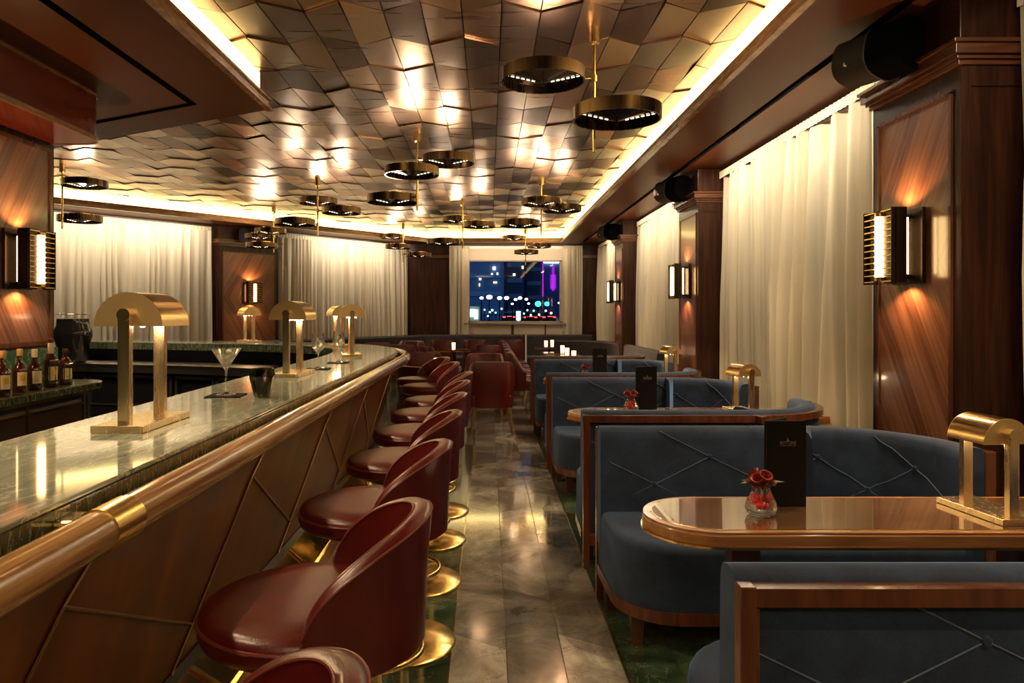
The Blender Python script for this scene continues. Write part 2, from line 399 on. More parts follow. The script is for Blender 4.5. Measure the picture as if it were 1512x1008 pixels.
def build_floor():
    vs, fs, tone = [], [], []; e = .0022
    for i in range(-44, 13):
        for j in range(-7, 33):
            x0, x1 = TX+TW*i+e, TX+TW*(i+1)-e
            y = [grid_y(i, j)+e, grid_y(i+1, j)+e, grid_y(i+1, j+1)-e, grid_y(i, j+1)-e]
            if x0 < -2.2 and y[0] < 5: continue
            c = (x0+x1)/2; ym = sum(y)/4
            t = 1. if (-.17 < c < .56 and ym < 9.2) else (.35 if random.random() < .12 else 0.)
            if ym >= 9.2: t = .45+.3*random.random() if c > -.9 else .25*random.random()
            o = len(vs); vs += [(x0, y[0], 0), (x1, y[1], 0), (x1, y[2], 0), (x0, y[3], 0)]; fs.append((o, o+1, o+2, o+3)); tone += [t]*4
    me = bpy.data.meshes.new('floor'); me.from_pydata(vs, [], fs); me.materials.append(floor_mat())
    at = me.attributes.new('tone', 'FLOAT', 'POINT'); at.data.foreach_set('value', tone)
    o = bpy.data.objects.new('floor', me); COL.objects.link(o); o['kind'] = 'structure'
    g = MB().box(-11, WX, -4, FY+.2, -.1, -.0015).build('grout', plain('grout', (.05, .04, .02), .5), o)
build_floor()
# thin brass inlay lines beside the aisle
tr = MB().box(.555, .561, -3, 9.2, -.001, .0015).box(-.166, -.160, -3, 9.2, -.001, .0015).build('trim_1', BRASS); tr['kind'] = 'structure'

# metal tile ceiling
def ceil_mat():
    m, n, l, b = new_mat('bronze_tiles')
    g = n.new('ShaderNodeAttribute'); g.attribute_name = 'tone'; v = coords(n, l, (1.5, 22, 1)); no = noise(n, l, v, 1., 3)
    r = ramp(n, [(0, (.13, .075, .058)), (.35, (.30, .185, .13)), (.65, (.55, .35, .23)), (1, (.86, .58, .34))])
    ad = n.new('ShaderNodeMath'); ad.operation = 'MULTIPLY_ADD'; ad.inputs[1].default_value = .14; l.new(no.outputs['Fac'], ad.inputs[0]); l.new(g.outputs['Fac'], ad.inputs[2])
    sb = n.new('ShaderNodeMath'); sb.operation = 'SUBTRACT'; sb.inputs[1].default_value = .12; l.new(ad.outputs[0], sb.inputs[0])
    l.new(sb.outputs[0], r.inputs[0]); l.new(r.outputs[0], b.inputs['Base Color']); b.inputs['Metallic'].default_value = 1
    rr = n.new('ShaderNodeMapRange'); rr.inputs['To Min'].default_value = .22; rr.inputs['To Max'].default_value = .38; l.new(no.outputs['Fac'], rr.inputs[0]); l.new(rr.outputs[0], b.inputs['Roughness'])
    return m
def build_ceiling():
    vs, fs, tone = [], [], []; e = .0035; rnd = random.Random(3)
    for i in range(-36, 8):
        for j in range(-7, 32):
            x0, x1 = TX+TW*i+e, TX+TW*(i+1)-e
            y = [grid_y(i, j)+e, grid_y(i+1, j)+e, grid_y(i+1, j+1)-e, grid_y(i, j+1)-e]
            c = (x0+x1)/2; ym = sum(y)/4
            if (c - (-1.9))*N[0] + (ym-FY)*N[1] < .1: continue
            if c < -2.3 and ym < 5.2: continue
            if c > 1.9: continue
            tx, ty, dz = rnd.uniform(-.012, .012), rnd.uniform(-.005, .005)+(-.024 if (i//2+j) % 3 == 0 else .024), 0
            o = len(vs)
            P = [(x0, y[0]), (x1, y[1]), (x1, y[2]), (x0, y[3])]
            lo = [CZ-.010+dz+tx*(p[0]-c)*1.0+ty*(p[1]-ym) for p in P]
            vs += [(p[0], p[1], z) for p, z in zip(P, lo)] + [(p[0], p[1], CZ+.03) for p in P]
            tone.extend([rnd.random()*.62+(.30 if (i+2*j) % 3 == 0 else 0)]*8); fs += [(o+3, o+2, o+1, o)] + [(o+a, o+(a+1) % 4, o+4+(a+1) % 4, o+4+a) for a in range(4)]
    me = bpy.data.meshes.new('ceiling'); me.from_pydata(vs, [], fs); me.materials.append(ceil_mat())
    at = me.attributes.new('tone', 'FLOAT', 'POINT'); at.data.foreach_set('value', tone)
    o = bpy.data.objects.new('ceiling', me); COL.objects.link(o); o['kind'] = 'structure'
    MB().box(-11, WX, -4, FY+.2, CZ+.03, CZ+.12).build('backing', BLACK, o)
build_ceiling()
# dropped soffits round the tile field
CO = .80                     # cove edge set in from the slanted wall
def cw(t): return (-1.37+D[0]*t, 16.5+D[1]*t)
sf = MB()
sf.box(1.645, WX, -4, FY, SZ, CZ+.02)
sf.add([(*p, z) for z in (SZ, CZ+.02) for p in ((1.645, 16.525), (1.645, FY), (-1.9, FY), (-1.385, 16.525))], [(3, 2, 1, 0), (4, 5, 6, 7), (0, 1, 5, 4), (1, 2, 6, 5), (2, 3, 7, 6), (3, 0, 4, 7)])
a, b_, c_, d_ = cw(0), (-1.9, FY), dw(14), cw(13)
a = (a[0]-.02, a[1]+.02)
sf.add([(*p, z) for z in (SZ, CZ+.02) for p in (a, b_, c_, (d_[0]-.02, d_[1]+.02))], [(3, 2, 1, 0), (4, 5, 6, 7), (0, 1, 5, 4), (1, 2, 6, 5), (2, 3, 7, 6), (3, 0, 4, 7)])
o = sf.build('ceiling', SOFFIT); o['kind'] = 'structure'
ls = [(-1.735, -4), (-1.735, 5.7), (-3.63, 6.74), (-6.6, 8.35), (-6.6, -4)]
o = MB().prism(ls, SZ, CZ+.02).build('ceiling', SOFFIT); o['kind'] = 'structure'
# black slots let into the soffits
def slot(x0, y0, x1, y1, w_=.055):
    d = Vector((x1-x0, y1-y0)).normalized(); nn = Vector((-d.y, d.x))*w_/2
    P = [(x0-nn.x, y0-nn.y), (x1-nn.x, y1-nn.y), (x1+nn.x, y1+nn.y), (x0+nn.x, y0+nn.y)]
    return P
sl = MB().prism(slot(SLOT_X, -3.5, SLOT_X, 16.4), SZ-.003, SZ+.01); sl.prism(slot(-2.24, -3.5, -2.24, 5.53), SZ-.003, SZ+.01)
sl.prism(slot(-2.23, 5.52, -5.5, 7.25), SZ-.003, SZ+.01)
o = sl.build('trim_2', BLACK); o['kind'] = 'structure'
# stepped gilt moulding and light strip on the cove edge
prof = [(0, 3.025), (.045, 3.025), (.045, 3.045), (.03, 3.05), (.03, 3.075), (.012, 3.085), (.012, 3.10), (.03, 3.11), (.03, 3.125), (0, 3.125)]
WALNUTH = wood('walnut_cross_grain', (.055, .018, .008), (.14, .048, .02), .25, (3, 3, 30))
GILT = wood('gilt_moulding', (.20, .09, .035), (.42, .22, .09), .22, (6, 6, 40), coat=.5)
cv = [(1.645, -4), (1.645, 16.525), (-1.385, 16.525), cw(12.2)]
o = MB().sweep(cv, prof).build('trim_3', GILT); o['kind'] = 'structure'
lv = [(-1.735, 5.72), (-1.735, -4)]
o = MB().sweep(lv, prof).build('trim_4', GILT); o['kind'] = 'structure'
LP = [(-.0, 3.127), (.012, 3.127), (.012, CZ-.012), (0, CZ-.012)]
o = MB().sweep(cv, LP).build('cove_light', COVE); tag(o, 'glowing yellow light strip above the gilt moulding, running round window side of ceiling', 'light', 'cove lights')
o = MB().sweep([(-1.735, 5.5), (-1.735, -4)], LP).build('cove_light', COVE); tag(o, 'short glowing yellow light strip on the edge of the soffit over the bar', 'light', 'cove lights')

# walls
def S_(o): o['kind'] = 'structure'; return o
S_(MB().box(WX, WX+.15, -4, FY, 0, 3.5).build('wall_right', WALLPAINT))
S_(MB().box(-11, WX+.15, -4.15, -4, 0, 3.5).build('wall_back', DARKWOOD))
S_(MB().box(-11.15, -11, -4, 8, 0, 3.5).build('wall_left', DARKWOOD))
WL, WR, WZ0, WZ1 = -.50, 1.70, 1.20, 2.66
fw = MB().box(-2.2, WL, FY, FY+.15, 0, 3.5).box(WR, WX+.15, FY, FY+.15, 0, 3.5).box(WL, WR, FY, FY+.15, 0, WZ0).box(WL, WR, FY, FY+.15, WZ1, 3.5)
S_(fw.build('wall_far', WALLPAINT))
q = [dw(0), dw(14.2), dw(14.2, -.15), dw(0, -.15)]
S_(MB().prism(q, 0, 3.5).build('wall_slanted', WALLPAINT))
# far window: pale surround, frame and pane
wf = MB().box(-.62, WL, FY-.03, FY+.02, .93, 2.99).box(WR, 1.86, FY-.03, FY+.02, .93, 2.99).box(WL, WR, FY-.03, FY+.02, WZ1, 2.99).box(WL, WR, FY-.03, FY+.02, .93, WZ0)
o = S_(wf.build('window_1', plain('pale_surround', (.62, .52, .42), .18)))
fr = MB().box(WL, WL+.05, FY-.05, FY+.1, WZ0, WZ1).box(WR-.05, WR, FY-.05, FY+.1, WZ0, WZ1).box(WL, WR, FY-.05, FY+.1, WZ0, WZ0+.04).box(WL, WR, FY-.05, FY+.1, WZ1-.03, WZ1)
fr.build('window_frame', plain('grey_frame', (.30, .27, .24), .35), o)
MB().box(WL+.05, WR-.05, FY+.04, FY+.05, WZ0+.04, WZ1-.03).build('window_pane', PANE, o)
MB().box(WL-.1, WR+.1, FY-.12, FY-.03, WZ0-.04, WZ0).build('window_sill', STEEL, o)
MB().box(.52, .58, FY-.05, FY-.03, .93, WZ0-.04).box(1.3, 1.33, FY-.05, FY-.03, .93, WZ0-.04).build('mullion', WALNUT, o)
# dim windows behind the sheers
NIGHTPANE = plain('night_pane', (.03, .045, .06), .08)
k = 2
for y0, y1 in ((-1.2, 3.3), (4.7, 7.8), (9.1, 12.3), (13.5, 16.4)):
    o = MB()
    for yy in (y0, (y0+y1)/2-.03, y1-.06): o.box(WX-.05, WX, yy, yy+.06, .6, 2.95)
    o.box(WX-.05, WX, y0, y1, .55, .62).box(WX-.05, WX, y0, y1, 2.9, 2.97)
    o = S_(o.build('window_%d' % k, WALNUT)); MB().box(WX-.02, WX-.005, y0+.05, y1-.05, .62, 2.9).build('window_pane', NIGHTPANE, o); k += 1

# panelling of the far wall and the corner
def panelled(name, x0, x1, y, z0=0, z1=SZ, n=1):
    o = S_(MB().box(x0, x1, y-.06, y, z0, z1).build(name, DARKWOOD))
    w_ = (x1-x0)/n
    for k in range(n):
        a0, a1 = x0+w_*k+.07, x0+w_*(k+1)-.07
        MB().box(a0, a1, y-.075, y-.06, .99, 2.62).build('raised_panel', DARKWOOD, o, bevel=.006)
    MB().box(x0, x1, y-.11, y-.06, 2.70, 2.78).build('cornice', WALNUTH, o, bevel=.01)
    return o
panelled('trim_5', -1.95, -.90, FY, n=2)
panelled('trim_6', 2.19, WX, FY, n=1)

# ---------------------------------------------------------------- curtains
def curtain(p0, p1, z0, z1, label, group, wave=.10, amp=.035, seed=0, lean=0.):
    rnd = random.Random(seed); p0 = Vector(p0); p1 = Vector(p1); L = (p1-p0).length; d = (p1-p0)/L; nn = Vector((-d.y, d.x))
    root = empty('curtain', (p0.x, p0.y, 0)); tag(root, label, 'curtain', group)
    n = max(8, int(L/.012)); rows = 9; ph = 0; offs = []
    freq = wave
    for k in range(n+1):
        ph += 2*PI*(L/n)/freq
        if k % 13 == 0: freq = wave*rnd.choice((.75, .9, 1.2, 1.9, 2.6)); am = rnd.uniform(.3, 1.35)
        offs.append((ph, am))
    ams = [offs[k][1] for k in range(n+1)]
    sm = [sum(ams[max(0, k-6):k+7])/len(ams[max(0, k-6):k+7]) for k in range(n+1)]
    vs = []; fs = []
    for r in range(rows+1):
        f = r/rows; z = z1-.07+(z0-z1+.07)*f
        for k in range(n+1):
            s = L*k/n; a = amp*(.45+.55*min(1, f*2.2))*sm[k]
            o = a*math.sin(offs[k][0]+1.3*f*math.sin(k*.021+seed)) + .022*math.sin(s*2.6+seed+f*1.5) + .3*a*math.sin(2.3*offs[k][0]+1+2*f)
            q = d*(s+.02*math.sin(k*.05+f*3)*f)+nn*o
            vs.append((q.x, q.y, z))
    for r in range(rows):
        for k in range(n): a0 = r*(n+1)+k; fs.append((a0, a0+1, a0+n+2, a0+n+1))
    m = MB(); m.v = vs; m.f = fs; m.build('sheer_panel', SHEER, root, smooth=True, angle=80)
    # pinch-pleated heading tape
    m = MB(); pr = []
    for k in range(n+1):
        s = L*k/n; o = .012*abs(math.sin(s*PI/.065))+.012; q = d*s+nn*o; pr.append((q.x, q.y))
    h = []
    for z in (z1, z1-.035, z1-.075): h += [(x, y, z) for x, y in pr]
    m.v = h; m.f = [(r*(n+1)+k, r*(n+1)+k+1, (r+1)*(n+1)+k+1, (r+1)*(n+1)+k) for r in range(2) for k in range(n)]
    m.build('pleated_heading', SHEERTAPE, root, smooth=True, angle=80)
    return root
GC = 'cream sheer curtains'
curtain((2.55, -1.6), (2.55, 3.5), 0.02, 2.99, 'cream sheer curtain at the near edge, beyond the closest pilaster', GC, .13, .07, seed=1)
curtain((2.55, 4.42), (2.55, 8.02), 0.02, 2.99, 'widest cream sheer curtain, between the two nearest pilasters on the booth side', GC, .13, .07, seed=2)
curtain((2.55, 8.9), (2.55, 12.5), 0.02, 2.99, 'cream sheer curtain between the second and third pilasters of the booth side', GC, .13, .07, seed=3)
curtain((2.55, 13.4), (2.55, 16.9), 0.02, 2.99, 'narrow-looking cream curtain furthest along the booth side, before the corner panel', GC, .13, .07, seed=4)
curtain((-.92, FY-.13), (-.46, FY-.13), .5, 2.99, 'tan curtain gathered on the bar side of the city window', GC, .07, .03, seed=5)
curtain((1.72, FY-.13), (2.17, FY-.13), .5, 2.99, 'tan curtain gathered on the booth side of the city window', GC, .07, .03, seed=6)
curtain(dw(3.58, .12), dw(.12, .12), .55, 2.99, 'cream sheer curtain behind the bar lamps, between wall sconce and corner panels', GC, .11, .035, seed=7)
curtain(dw(9.4, .12), dw(4.98, .12), .55, 2.99, 'cream sheer curtain over the far arm of the bar, behind the largest bar lamp', GC, .12, .04, seed=8)

# ---------------------------------------------------------------- sconces
def make_sconce():
    # local: wall plane is y=0, the sconce stands out to +y; x runs along the wall
    r = empty('wall_sconce'); tag(r, '', 'wall lamp')
    W, H = .145, .20
    MB().box(-W, W, .0, .02, -H, H).build('backplate', BRONZEDK, r, bevel=.003)
    sh = MB()
    for s in (-1, 1):
        sh.box(s*W-.008 if s > 0 else -W, s*W if s > 0 else -W+.008, .10, .182, -H, H)
        sh.box(min(s*.034, s*W), max(s*.034, s*W), .155, .163, -H, H)
    sh.box(-.04, .04, .10, .108, -H, H)
    for s in (-1, 1): sh.box(-.03, .03, .02, .10, s*H*.8-.01, s*H*.8+.01)
    sh.build('shield', BRONZEDK, r, bevel=.002)
    for s in (-1, 1):
        lv = MB()
        for k in range(12):
            z = -H+.012+k*(2*H-.024)/11; lv.box(min(s*.034, s*(W-.008)), max(s*.034, s*(W-.008)), .163, .180, z-.003, z+.003)
        lv.build('louvre_wing', BRASSP, r)
        MB().cyl((0, .165, s*.163), (0, .165, s*.183), .028, n=20).build('tube_cap', BRASS, r, smooth=True)
        MB().cyl((s*.085, .065, -.15), (s*.085, .065, .15), .006, n=12).build('rear_tube', TUBE, r, smooth=True)
        spot('sconce_glow', (0, .075, s*.19), (0 if s < 0 else PI, 0, 0), 10.0, 140, (1., .52, .22), .012, .4, r)
    MB().cyl((0, .165, -.165), (0, .165, .165), .025, n=20).build('glass_tube', TUBE, r, smooth=True)
    return r
SC = make_sconce(); SCU = [False]
# ---------------------------------------------------------------- speakers
def make_speaker():
    r = empty('loudspeaker'); tag(r, '', 'loudspeaker')
    # local: long axis x, front faces -y; rounded back
    sec = [(-.125*(1 if math.cos(a) < 0 else 1.1)*math.copysign(abs(math.cos(a))**.7, math.cos(a)), .13*math.copysign(abs(math.sin(a))**.8, math.sin(a))) for a in [2*PI*k/24 for k in range(24)]]
    def ext(x0, x1, sc, m):
        q = len(sec); vs = [(x, y*sc, z*sc) for x in (x0, x1) for y, z in sec]
        fs = [(i, (i+1) % q, q+(i+1) % q, q+i) for i in range(q)]+[tuple(range(q)), tuple(range(2*q-1, q-1, -1))]
        m.add(vs, fs)
    m = MB(); ext(-.05, .14, 1.04, m); m.build('cabinet', BLACK, r, smooth=True)
    m = MB(); ext(-.27, -.052, .94, m); m.build('grille', GRILLE, r, smooth=True)
    m = MB(); ext(-.056, -.048, 1.06, m); m.build('trim_ring', plain('dark_grey_trim', (.06, .055, .06), .3), r)
    MB().box(-.185, -.181, -.128, -.110, -.075, -.055).box(-.185, -.172, -.128, -.110, -.075, -.071).build('maker_mark', plain('white_mark', (.7, .7, .7), .5), r)
    MB().cyl((.06, .10, -.02), (.06, .24, -.04), .03).box(.0, .12, .225, .245, -.10, .06).build('bracket', BLACK, r)
    return r
SP = make_speaker(); SPU = [False]
# ---------------------------------------------------------------- pilasters
def pilaster(name, M, W, depth, sconce_label, sp_label, sp_rot, near=True):
    """M: 4x4 placing local frame: origin at the middle of the face foot; x along the wall, -y into the wall, +y to the room"""
    o = S_(MB().box(-W/2, W/2, -depth, 0, 0, SZ, M).build(name, DARKWOOD, bevel=.004))
    p = MB().box(-W/2+.07, W/2-.07, 0, .004, -1.85, .82).build('veneer_panel', VENEER, o); p.matrix_world = M @ Matrix.Translation((0, 0, 1.72)); 
    f = MB()
    for a in (-1, 1): f.box(min(a*(W/2-.075), a*(W/2-.055)), max(a*(W/2-.075), a*(W/2-.055)), 0, .012, .05, 2.55, M)
    f.box(-W/2+.055, W/2-.055, 0, .012, 2.54, 2.56, M)
    f.build('beading', WALNUT, o)
    c = MB(); zs = [(2.66, 2.685, .02), (2.685, 2.705, .035), (2.705, 2.755, .055), (2.755, 2.775, .07)]
    for z0, z1, e in zs: c.box(-W/2-e, W/2+e, -depth, e, z0, z1, M)
    c.build('cornice', WALNUTH, o, bevel=.003)
    sd = MB()
    for s in (-1, 1):
        a0, a1 = (W/2, W/2+.008) if s > 0 else (-W/2-.008, -W/2)
        sd.box(a0, a1, -depth+.0, -depth+.05, 0, 2.66, M).box(a0, a1, -.05, 0, 0, 2.66, M).box(a0, a1, -depth+.05, -.05, 2.56, 2.66, M).box(a0, a1, -depth+.05, -.05, .5, .56, M)
    sd.build('side_frame', DARKWOOD, o)
    if sconce_label:
        r = place(SC, SCU, (0, 0, 0), 0, sconce_label, 'wall sconces on the pilasters'); r.matrix_world = M @ Matrix.Translation((0, .0135, 1.81))
    if sp_label:
        r = place(SP, SPU, (0, 0, 0), 0, sp_label, 'black loudspeakers'); r.matrix_world = M @ Matrix.Translation((-.02, .13, 2.865)) @ Matrix.Rotation(PI, 4, 'Z') @ sp_rot
    return o
Rx = lambda a: Matrix.Rotation(math.radians(a), 4, 'X')
Ry = lambda a: Matrix.Rotation(math.radians(a), 4, 'Y')
Rz = lambda a: Matrix.Rotation(math.radians(a), 4, 'Z')
# right side: room is at -X, so +y local -> -X world ; x local -> +Y? (rotation +90: x->Y, y->-X)
labs = [('largest wall sconce, on the closest pilaster above the booths', 'largest black loudspeaker, above the closest pilaster cornice'),
        ('wall sconce on the second pilaster from the camera, between two cream curtains', 'loudspeaker above the second pilaster, between two cream curtains'),
        ('small wall sconce on the third pilaster, beside the far banquette', 'smallest loudspeaker, high on the third pilaster near the city window')]
for k, yc in enumerate((3.97, 8.45, 12.95)):
    M = Matrix.Translation((2.3, yc, 0)) @ Rz(90)
    pilaster('trim_%d' % (7+k), M, .80, .45, labs[k][0], labs[k][1], Rz(24) @ Ry(0) @ Rx(-14))
# pilaster on the slanted wall
t0 = 4.27; ang = math.degrees(math.atan2(D[1], D[0]))  # local x along D? need +y = N
M = Matrix.Translation((*dw(t0, .22), 0)) @ Rz(math.degrees(math.atan2(N[1], N[0]))-90)
pilaster('trim_10', M, 1.22, .22, 'wall sconce on the dark pilaster behind the bar, above the small far lamp', 'loudspeaker high on the dark pilaster behind the bar', Rz(10))

# ---------------------------------------------------------------- back bar (left)
BX = -3.2
o = S_(MB().box(-6.5, BX, -4, 5.38, 0, SZ).build('wall_bar', DARKWOOD))
for y0, y1 in ((4.62, 5.30), (3.75, 4.5), (2.9, 3.65)):
    yc = (y0+y1)/2
    M = Matrix.Translation((BX, yc, 1.95)) @ Rz(-90)
    p = MB().box(-(y1-y0)/2, (y1-y0)/2, 0, .012, -.70, .66).build('veneer_panel', VENEER, o); p.matrix_world = M
    h = (y1-y0)/2
    f = MB()
    for s in (-1, 1): f.box(min(s*h, s*(h+.03)), max(s*h, s*(h+.03)), 0, .022, -.73, .69, M)
    f.box(-h, h, 0, .022, .66, .69, M).box(-h, h, 0, .022, -.73, -.70, M); f.build('beading', WALNUT, o)
MB().box(BX, BX+.03, -3, 5.38, .95, 1.20).build('splashback', GREENMARBLE, o)
r = place(SC, SCU, (0, 0, 0), 0, 'wall sconce over the row of liquor bottles', 'wall sconces on the pilasters'); r.matrix_world = Matrix.Translation((BX+.014, 4.93, 1.81)) @ Rz(-90)
r = place(SC, SCU, (0, 0, 0), 0, 'wall sconce cut by the edge of the frame on the bar wall', 'wall sconces on the pilasters'); r.matrix_world = Matrix.Translation((BX+.014, 4.12, 1.81)) @ Rz(-90)
# hanging bulkhead with a rounded end
bk = [(-2.8, -3), ]+arc(-2.95, 5.18, .15, 0, 90, 8)+[(-3.35, 5.33), (-3.35, -3)]
bh = S_(MB().prism(bk, 2.68, SZ).build('trim_11', MAHOG, smooth=True))
MB().sweep(bk, [(.001, 2.675), (-.012, 2.675), (-.012, 2.71), (.001, 2.71)]).build('gilt_edge', GILT, bh, smooth=True)
MB().sweep(bk, [(.001, 2.99), (-.012, 2.99), (-.012, 3.01), (.001, 3.01)]).build('top_bead', GILT, bh, smooth=True)
# counter with rounded end
cpoly = [(-2.84, -3)]+arc(-3.06, 5.32, .22, 0, 90, 8)+[(-3.5, 5.54), (-3.5, 5.40), (BX+.03, 5.40), (BX+.03, -3)]
ct = MB().prism(cpoly, .90, .95).build('back_counter', MARBLEEDGE, bevel=.008); tag(ct, 'green marble back counter with a rounded end, carrying the liquor bottles', 'counter')
MB().prism(offset_poly(cpoly, -.012), .875, .90).build('brass_edge', BRASS, ct)
cb = MB().box(BX+.035, -2.95, -3, 5.30, 0, .872).build('back_bar_cabinet', plain('dark_cabinet', (.02, .012, .010), .35)); tag(cb, 'dark cabinet with flat doors under the marble back counter', 'cabinet')
for k in range(9):
    y1 = 5.25-k*.62; d = MB().box(-2.95, -2.93, y1-.6, y1, .12, .83).build('cabinet_door', plain('door_brown', (.035, .018, .012), .3) if k == 0 else MATS['door_brown'], cb, bevel=.003)
    MB().box(-2.925, -2.91, y1-.58, y1-.02, .80, .815).build('door_pull', BRASS, d)
# bottles
def make_bottle(h, r, cap, capm, shoulder=.56, square=False, lab='oval', name='liquor_bottle'):
    root = empty(name); tag(root, '', 'bottle', 'liquor bottles on the back counter')
    n = 24
    pr = [(r*.9, 0), (r, .008), (r, h*shoulder), (r*.93, h*(shoulder+.06)), (r*.6, h*(shoulder+.14)), (r*.36, h*(shoulder+.19)), (r*.34, h*.88)]
    m = MB()
    if square:
        m.lathe([(1e-5 if k == -1 else a*1.05, z) for k, (a, z) in enumerate(pr)], 8, M=Rz(22.5))
    else: m.lathe(pr, n)
    m.build('glass_body', BOTTLE, root, smooth=True)
    MB().lathe([(r*.40, h*(1-cap)), (r*.42, h*(1-cap)+.002), (r*.42, h-.003), (r*.38, h)], 20).build('cap', capm, root, smooth=True)
    # label facing the bar (+x, turned to the camera)
    m = MB(); a0, a1 = (-75, 5); z0, z1 = h*.16, h*.47
    N_ = 10; vs = []
    for z in (z0, z1):
        for k in range(N_+1):
            a = math.radians(a0+(a1-a0)*k/N_); vs.append(((r+.0012)*math.cos(a), (r+.0012)*math.sin(a), z))
    m.add(vs, [(k, k+1, N_+2+k, N_+1+k) for k in range(N_)])
    lb = m.build('label', LABEL, root, smooth=True)
    m = MB(); vs = []
    if lab == 'oval': zz = (h*.27, h*.40)
    else: zz = (h*.22, h*.25)
    for z in zz:
        for k in range(6):
            a = math.radians(-55+8*k); vs.append(((r+.002)*math.cos(a), (r+.002)*math.sin(a), z))
    m.add(vs, [(k, k+1, 7+k, 6+k) for k in range(5)]); m.build('label_print', LABELY, lb)
    return root
bs = [(-2.93, 4.41, .275, .040, .16, CORK, False, 'oval', 'tan capped bottle with oval label, first in the row from the frame edge'),
      (-2.97, 4.63, .275, .041, .16, CORK, False, 'oval', 'tan capped bottle with yellow oval label, second in the row'),
      (-2.975, 4.79, .265, .042, .20, WHITECAP, False, 'low', 'ivory capped bottle with low pale label, middle of the five'),
      (-2.965, 4.95, .30, .044, .24, WHITECAP, True, 'oval', 'tallest bottle, square shouldered with large framed label'),
      (-2.96, 5.11, .25, .044, .14, BLACKCAP, True, 'low', 'squat dark capped bottle with small square label, last in the row')]
for x, y, h, r, cp, cm, sq, lb, L in bs:
    b = make_bottle(h, r, cp, cm, square=sq, lab=lb, shoulder=.5 if not sq else .58); b.location = (x, y, .95); b['label'] = L
# tall neck cap on the square bottle
MB().lathe([(.018, .30), (.018, .325), (.016, .327)], 16).build('dark_stopper', BLACKCAP, bpy.data.objects['liquor_bottle.003'], smooth=True)

# ---------------------------------------------------------------- the bar
outer = [(-.81, -2.5), (-.81, 0), (-.81, 1.5), (-.81, 3.0), (-.81, 4.5), (-.81, 6.0)] + catmull([(-.812, 6.3), (-.86, 6.9), (-1.0, 7.42), (-1.27, 7.95), (-1.66, 8.35), (-2.25, 8.68), (-3.4, 9.05), (-5.4, 9.65)], 5)
inner = [(-1.36, -2.5), (-1.36, 5.9)] + catmull([(-1.37, 6.2), (-1.44, 6.75), (-1.62, 7.35), (-1.95, 7.85), (-2.5, 8.2), (-3.4, 8.5), (-5.3, 9.08)], 5)
bar = empty('bar_counter', (0, 0, 0)); tag(bar, 'long curved bar with pale green marble top, round wood rail and diamond panelled front', 'bar')
slab = list(outer)+list(reversed(inner))
def strip(o_, i_, z0, z1, m):
    # quad strip between two paths resampled to the same count
    n = 90
    def rs(p):
        L = [0]
        for a, b in zip(p, p[1:]): L.append(L[-1]+math.dist(a, b))
        out = []; j = 0
        for k in range(n+1):
            s = L[-1]*k/n
            while j < len(L)-2 and L[j+1] < s: j += 1
            t = (s-L[j])/max(1e-9, L[j+1]-L[j]); out.append((p[j][0]+(p[j+1][0]-p[j][0])*t, p[j][1]+(p[j+1][1]-p[j][1])*t))
        return out
    A, B = rs(o_), rs(i_); vs = []
    for z in (z0, z1): vs += [(x, y, z) for x, y in A]+[(x, y, z) for x, y in B]
    q = n+1; fs = []
    for k in range(n):
        fs += [(k, k+1, q+k+1, q+k), (2*q+k, 2*q+k+1, 3*q+k+1, 3*q+k), (k, k+1, 2*q+k+1, 2*q+k), (q+k, q+k+1, 3*q+k+1, 3*q+k)]
    fs += [(0, q, 3*q, 2*q), (n, q+n, 3*q+n, 2*q+n)]
    m.add(vs, fs); return m
oo = offset_path(outer, .006); 
strip(oo, offset_path(inner, -.006), 1.088, 1.10, MB()).build('marble_top', MARBLETOP, bar, bevel=.003)
strip(outer, inner, 1.01, 1.088, MB()).build('marble_edge', MARBLEEDGE, bar, smooth=True)
RO = .075
railp = offset_path(outer, -RO)
MB().tube([(x, y, 1.046) for x, y in railp], .041, 20).build('wood_rail', RAILWOOD, bar, smooth=True)
def along(path, s):
    for a, b in zip(path, path[1:]):
        L = math.dist(a, b)
        if s <= L: t = s/L; return (a[0]+(b[0]-a[0])*t, a[1]+(b[1]-a[1])*t), ((b[0]-a[0])/L, (b[1]-a[1])/L)
        s -= L
    return path[-1], ((b[0]-a[0])/L, (b[1]-a[1])/L)
for y in (1.425, 6.25):
    MB().cyl((-.735, y-.055, 1.046), (-.735, y+.055, 1.046), .0435, n=28).build('brass_collar', BRASSP, bar, smooth=True)
    MB().box(-.815, -.76, y-.07, y+.01, 1.035, 1.07).build('brass_bracket', BRASSP, bar, bevel=.008)
# sloping front
fpath = offset_path(outer, 0)
fprof = [(-.0+.01, 1.02), (.20, .28), (.26, .28), (.26, 1.02)]
fprof = [(-(-.01), 1.02), (.205, .30), (.30, .30), (.30, 1.02)]
MB().sweep(fpath, fprof).build('front_panelling', wood('bar_front_wood', (.075, .017, .005), (.19, .055, .013), .32, (2, 5, 1.2), coat=.0, spec=.10), bar)
def fp(y, z):   # point on the sloping front along the path, y is the arc position measured from y=0
    (p, d) = along(outer, y+2.5); o = .01+(1.02-z)*(.195/.72)-.004
    return (p[0]-d[1]*o, p[1]+d[0]*o, z)
m = MB()
for k in range(-3, 8):
    y0 = 1.474+1.18*k; A = (y0, .865); B = (y0+.93, .434); C = (y0-.25, .434)
    up = (y0+.13, 1.0)
    for a, b in ((A, B), (A, C), (A, up), (B, (y0+.93-.08, .305)), ):
        m.tube([fp(a[0]+(b[0]-a[0])*t/4, a[1]+(b[1]-a[1])*t/4) for t in range(5)], .0048, 6)
m.build('brass_inlay', metal('aged_brass', (.36, .20, .10), .3), bar, smooth=True)
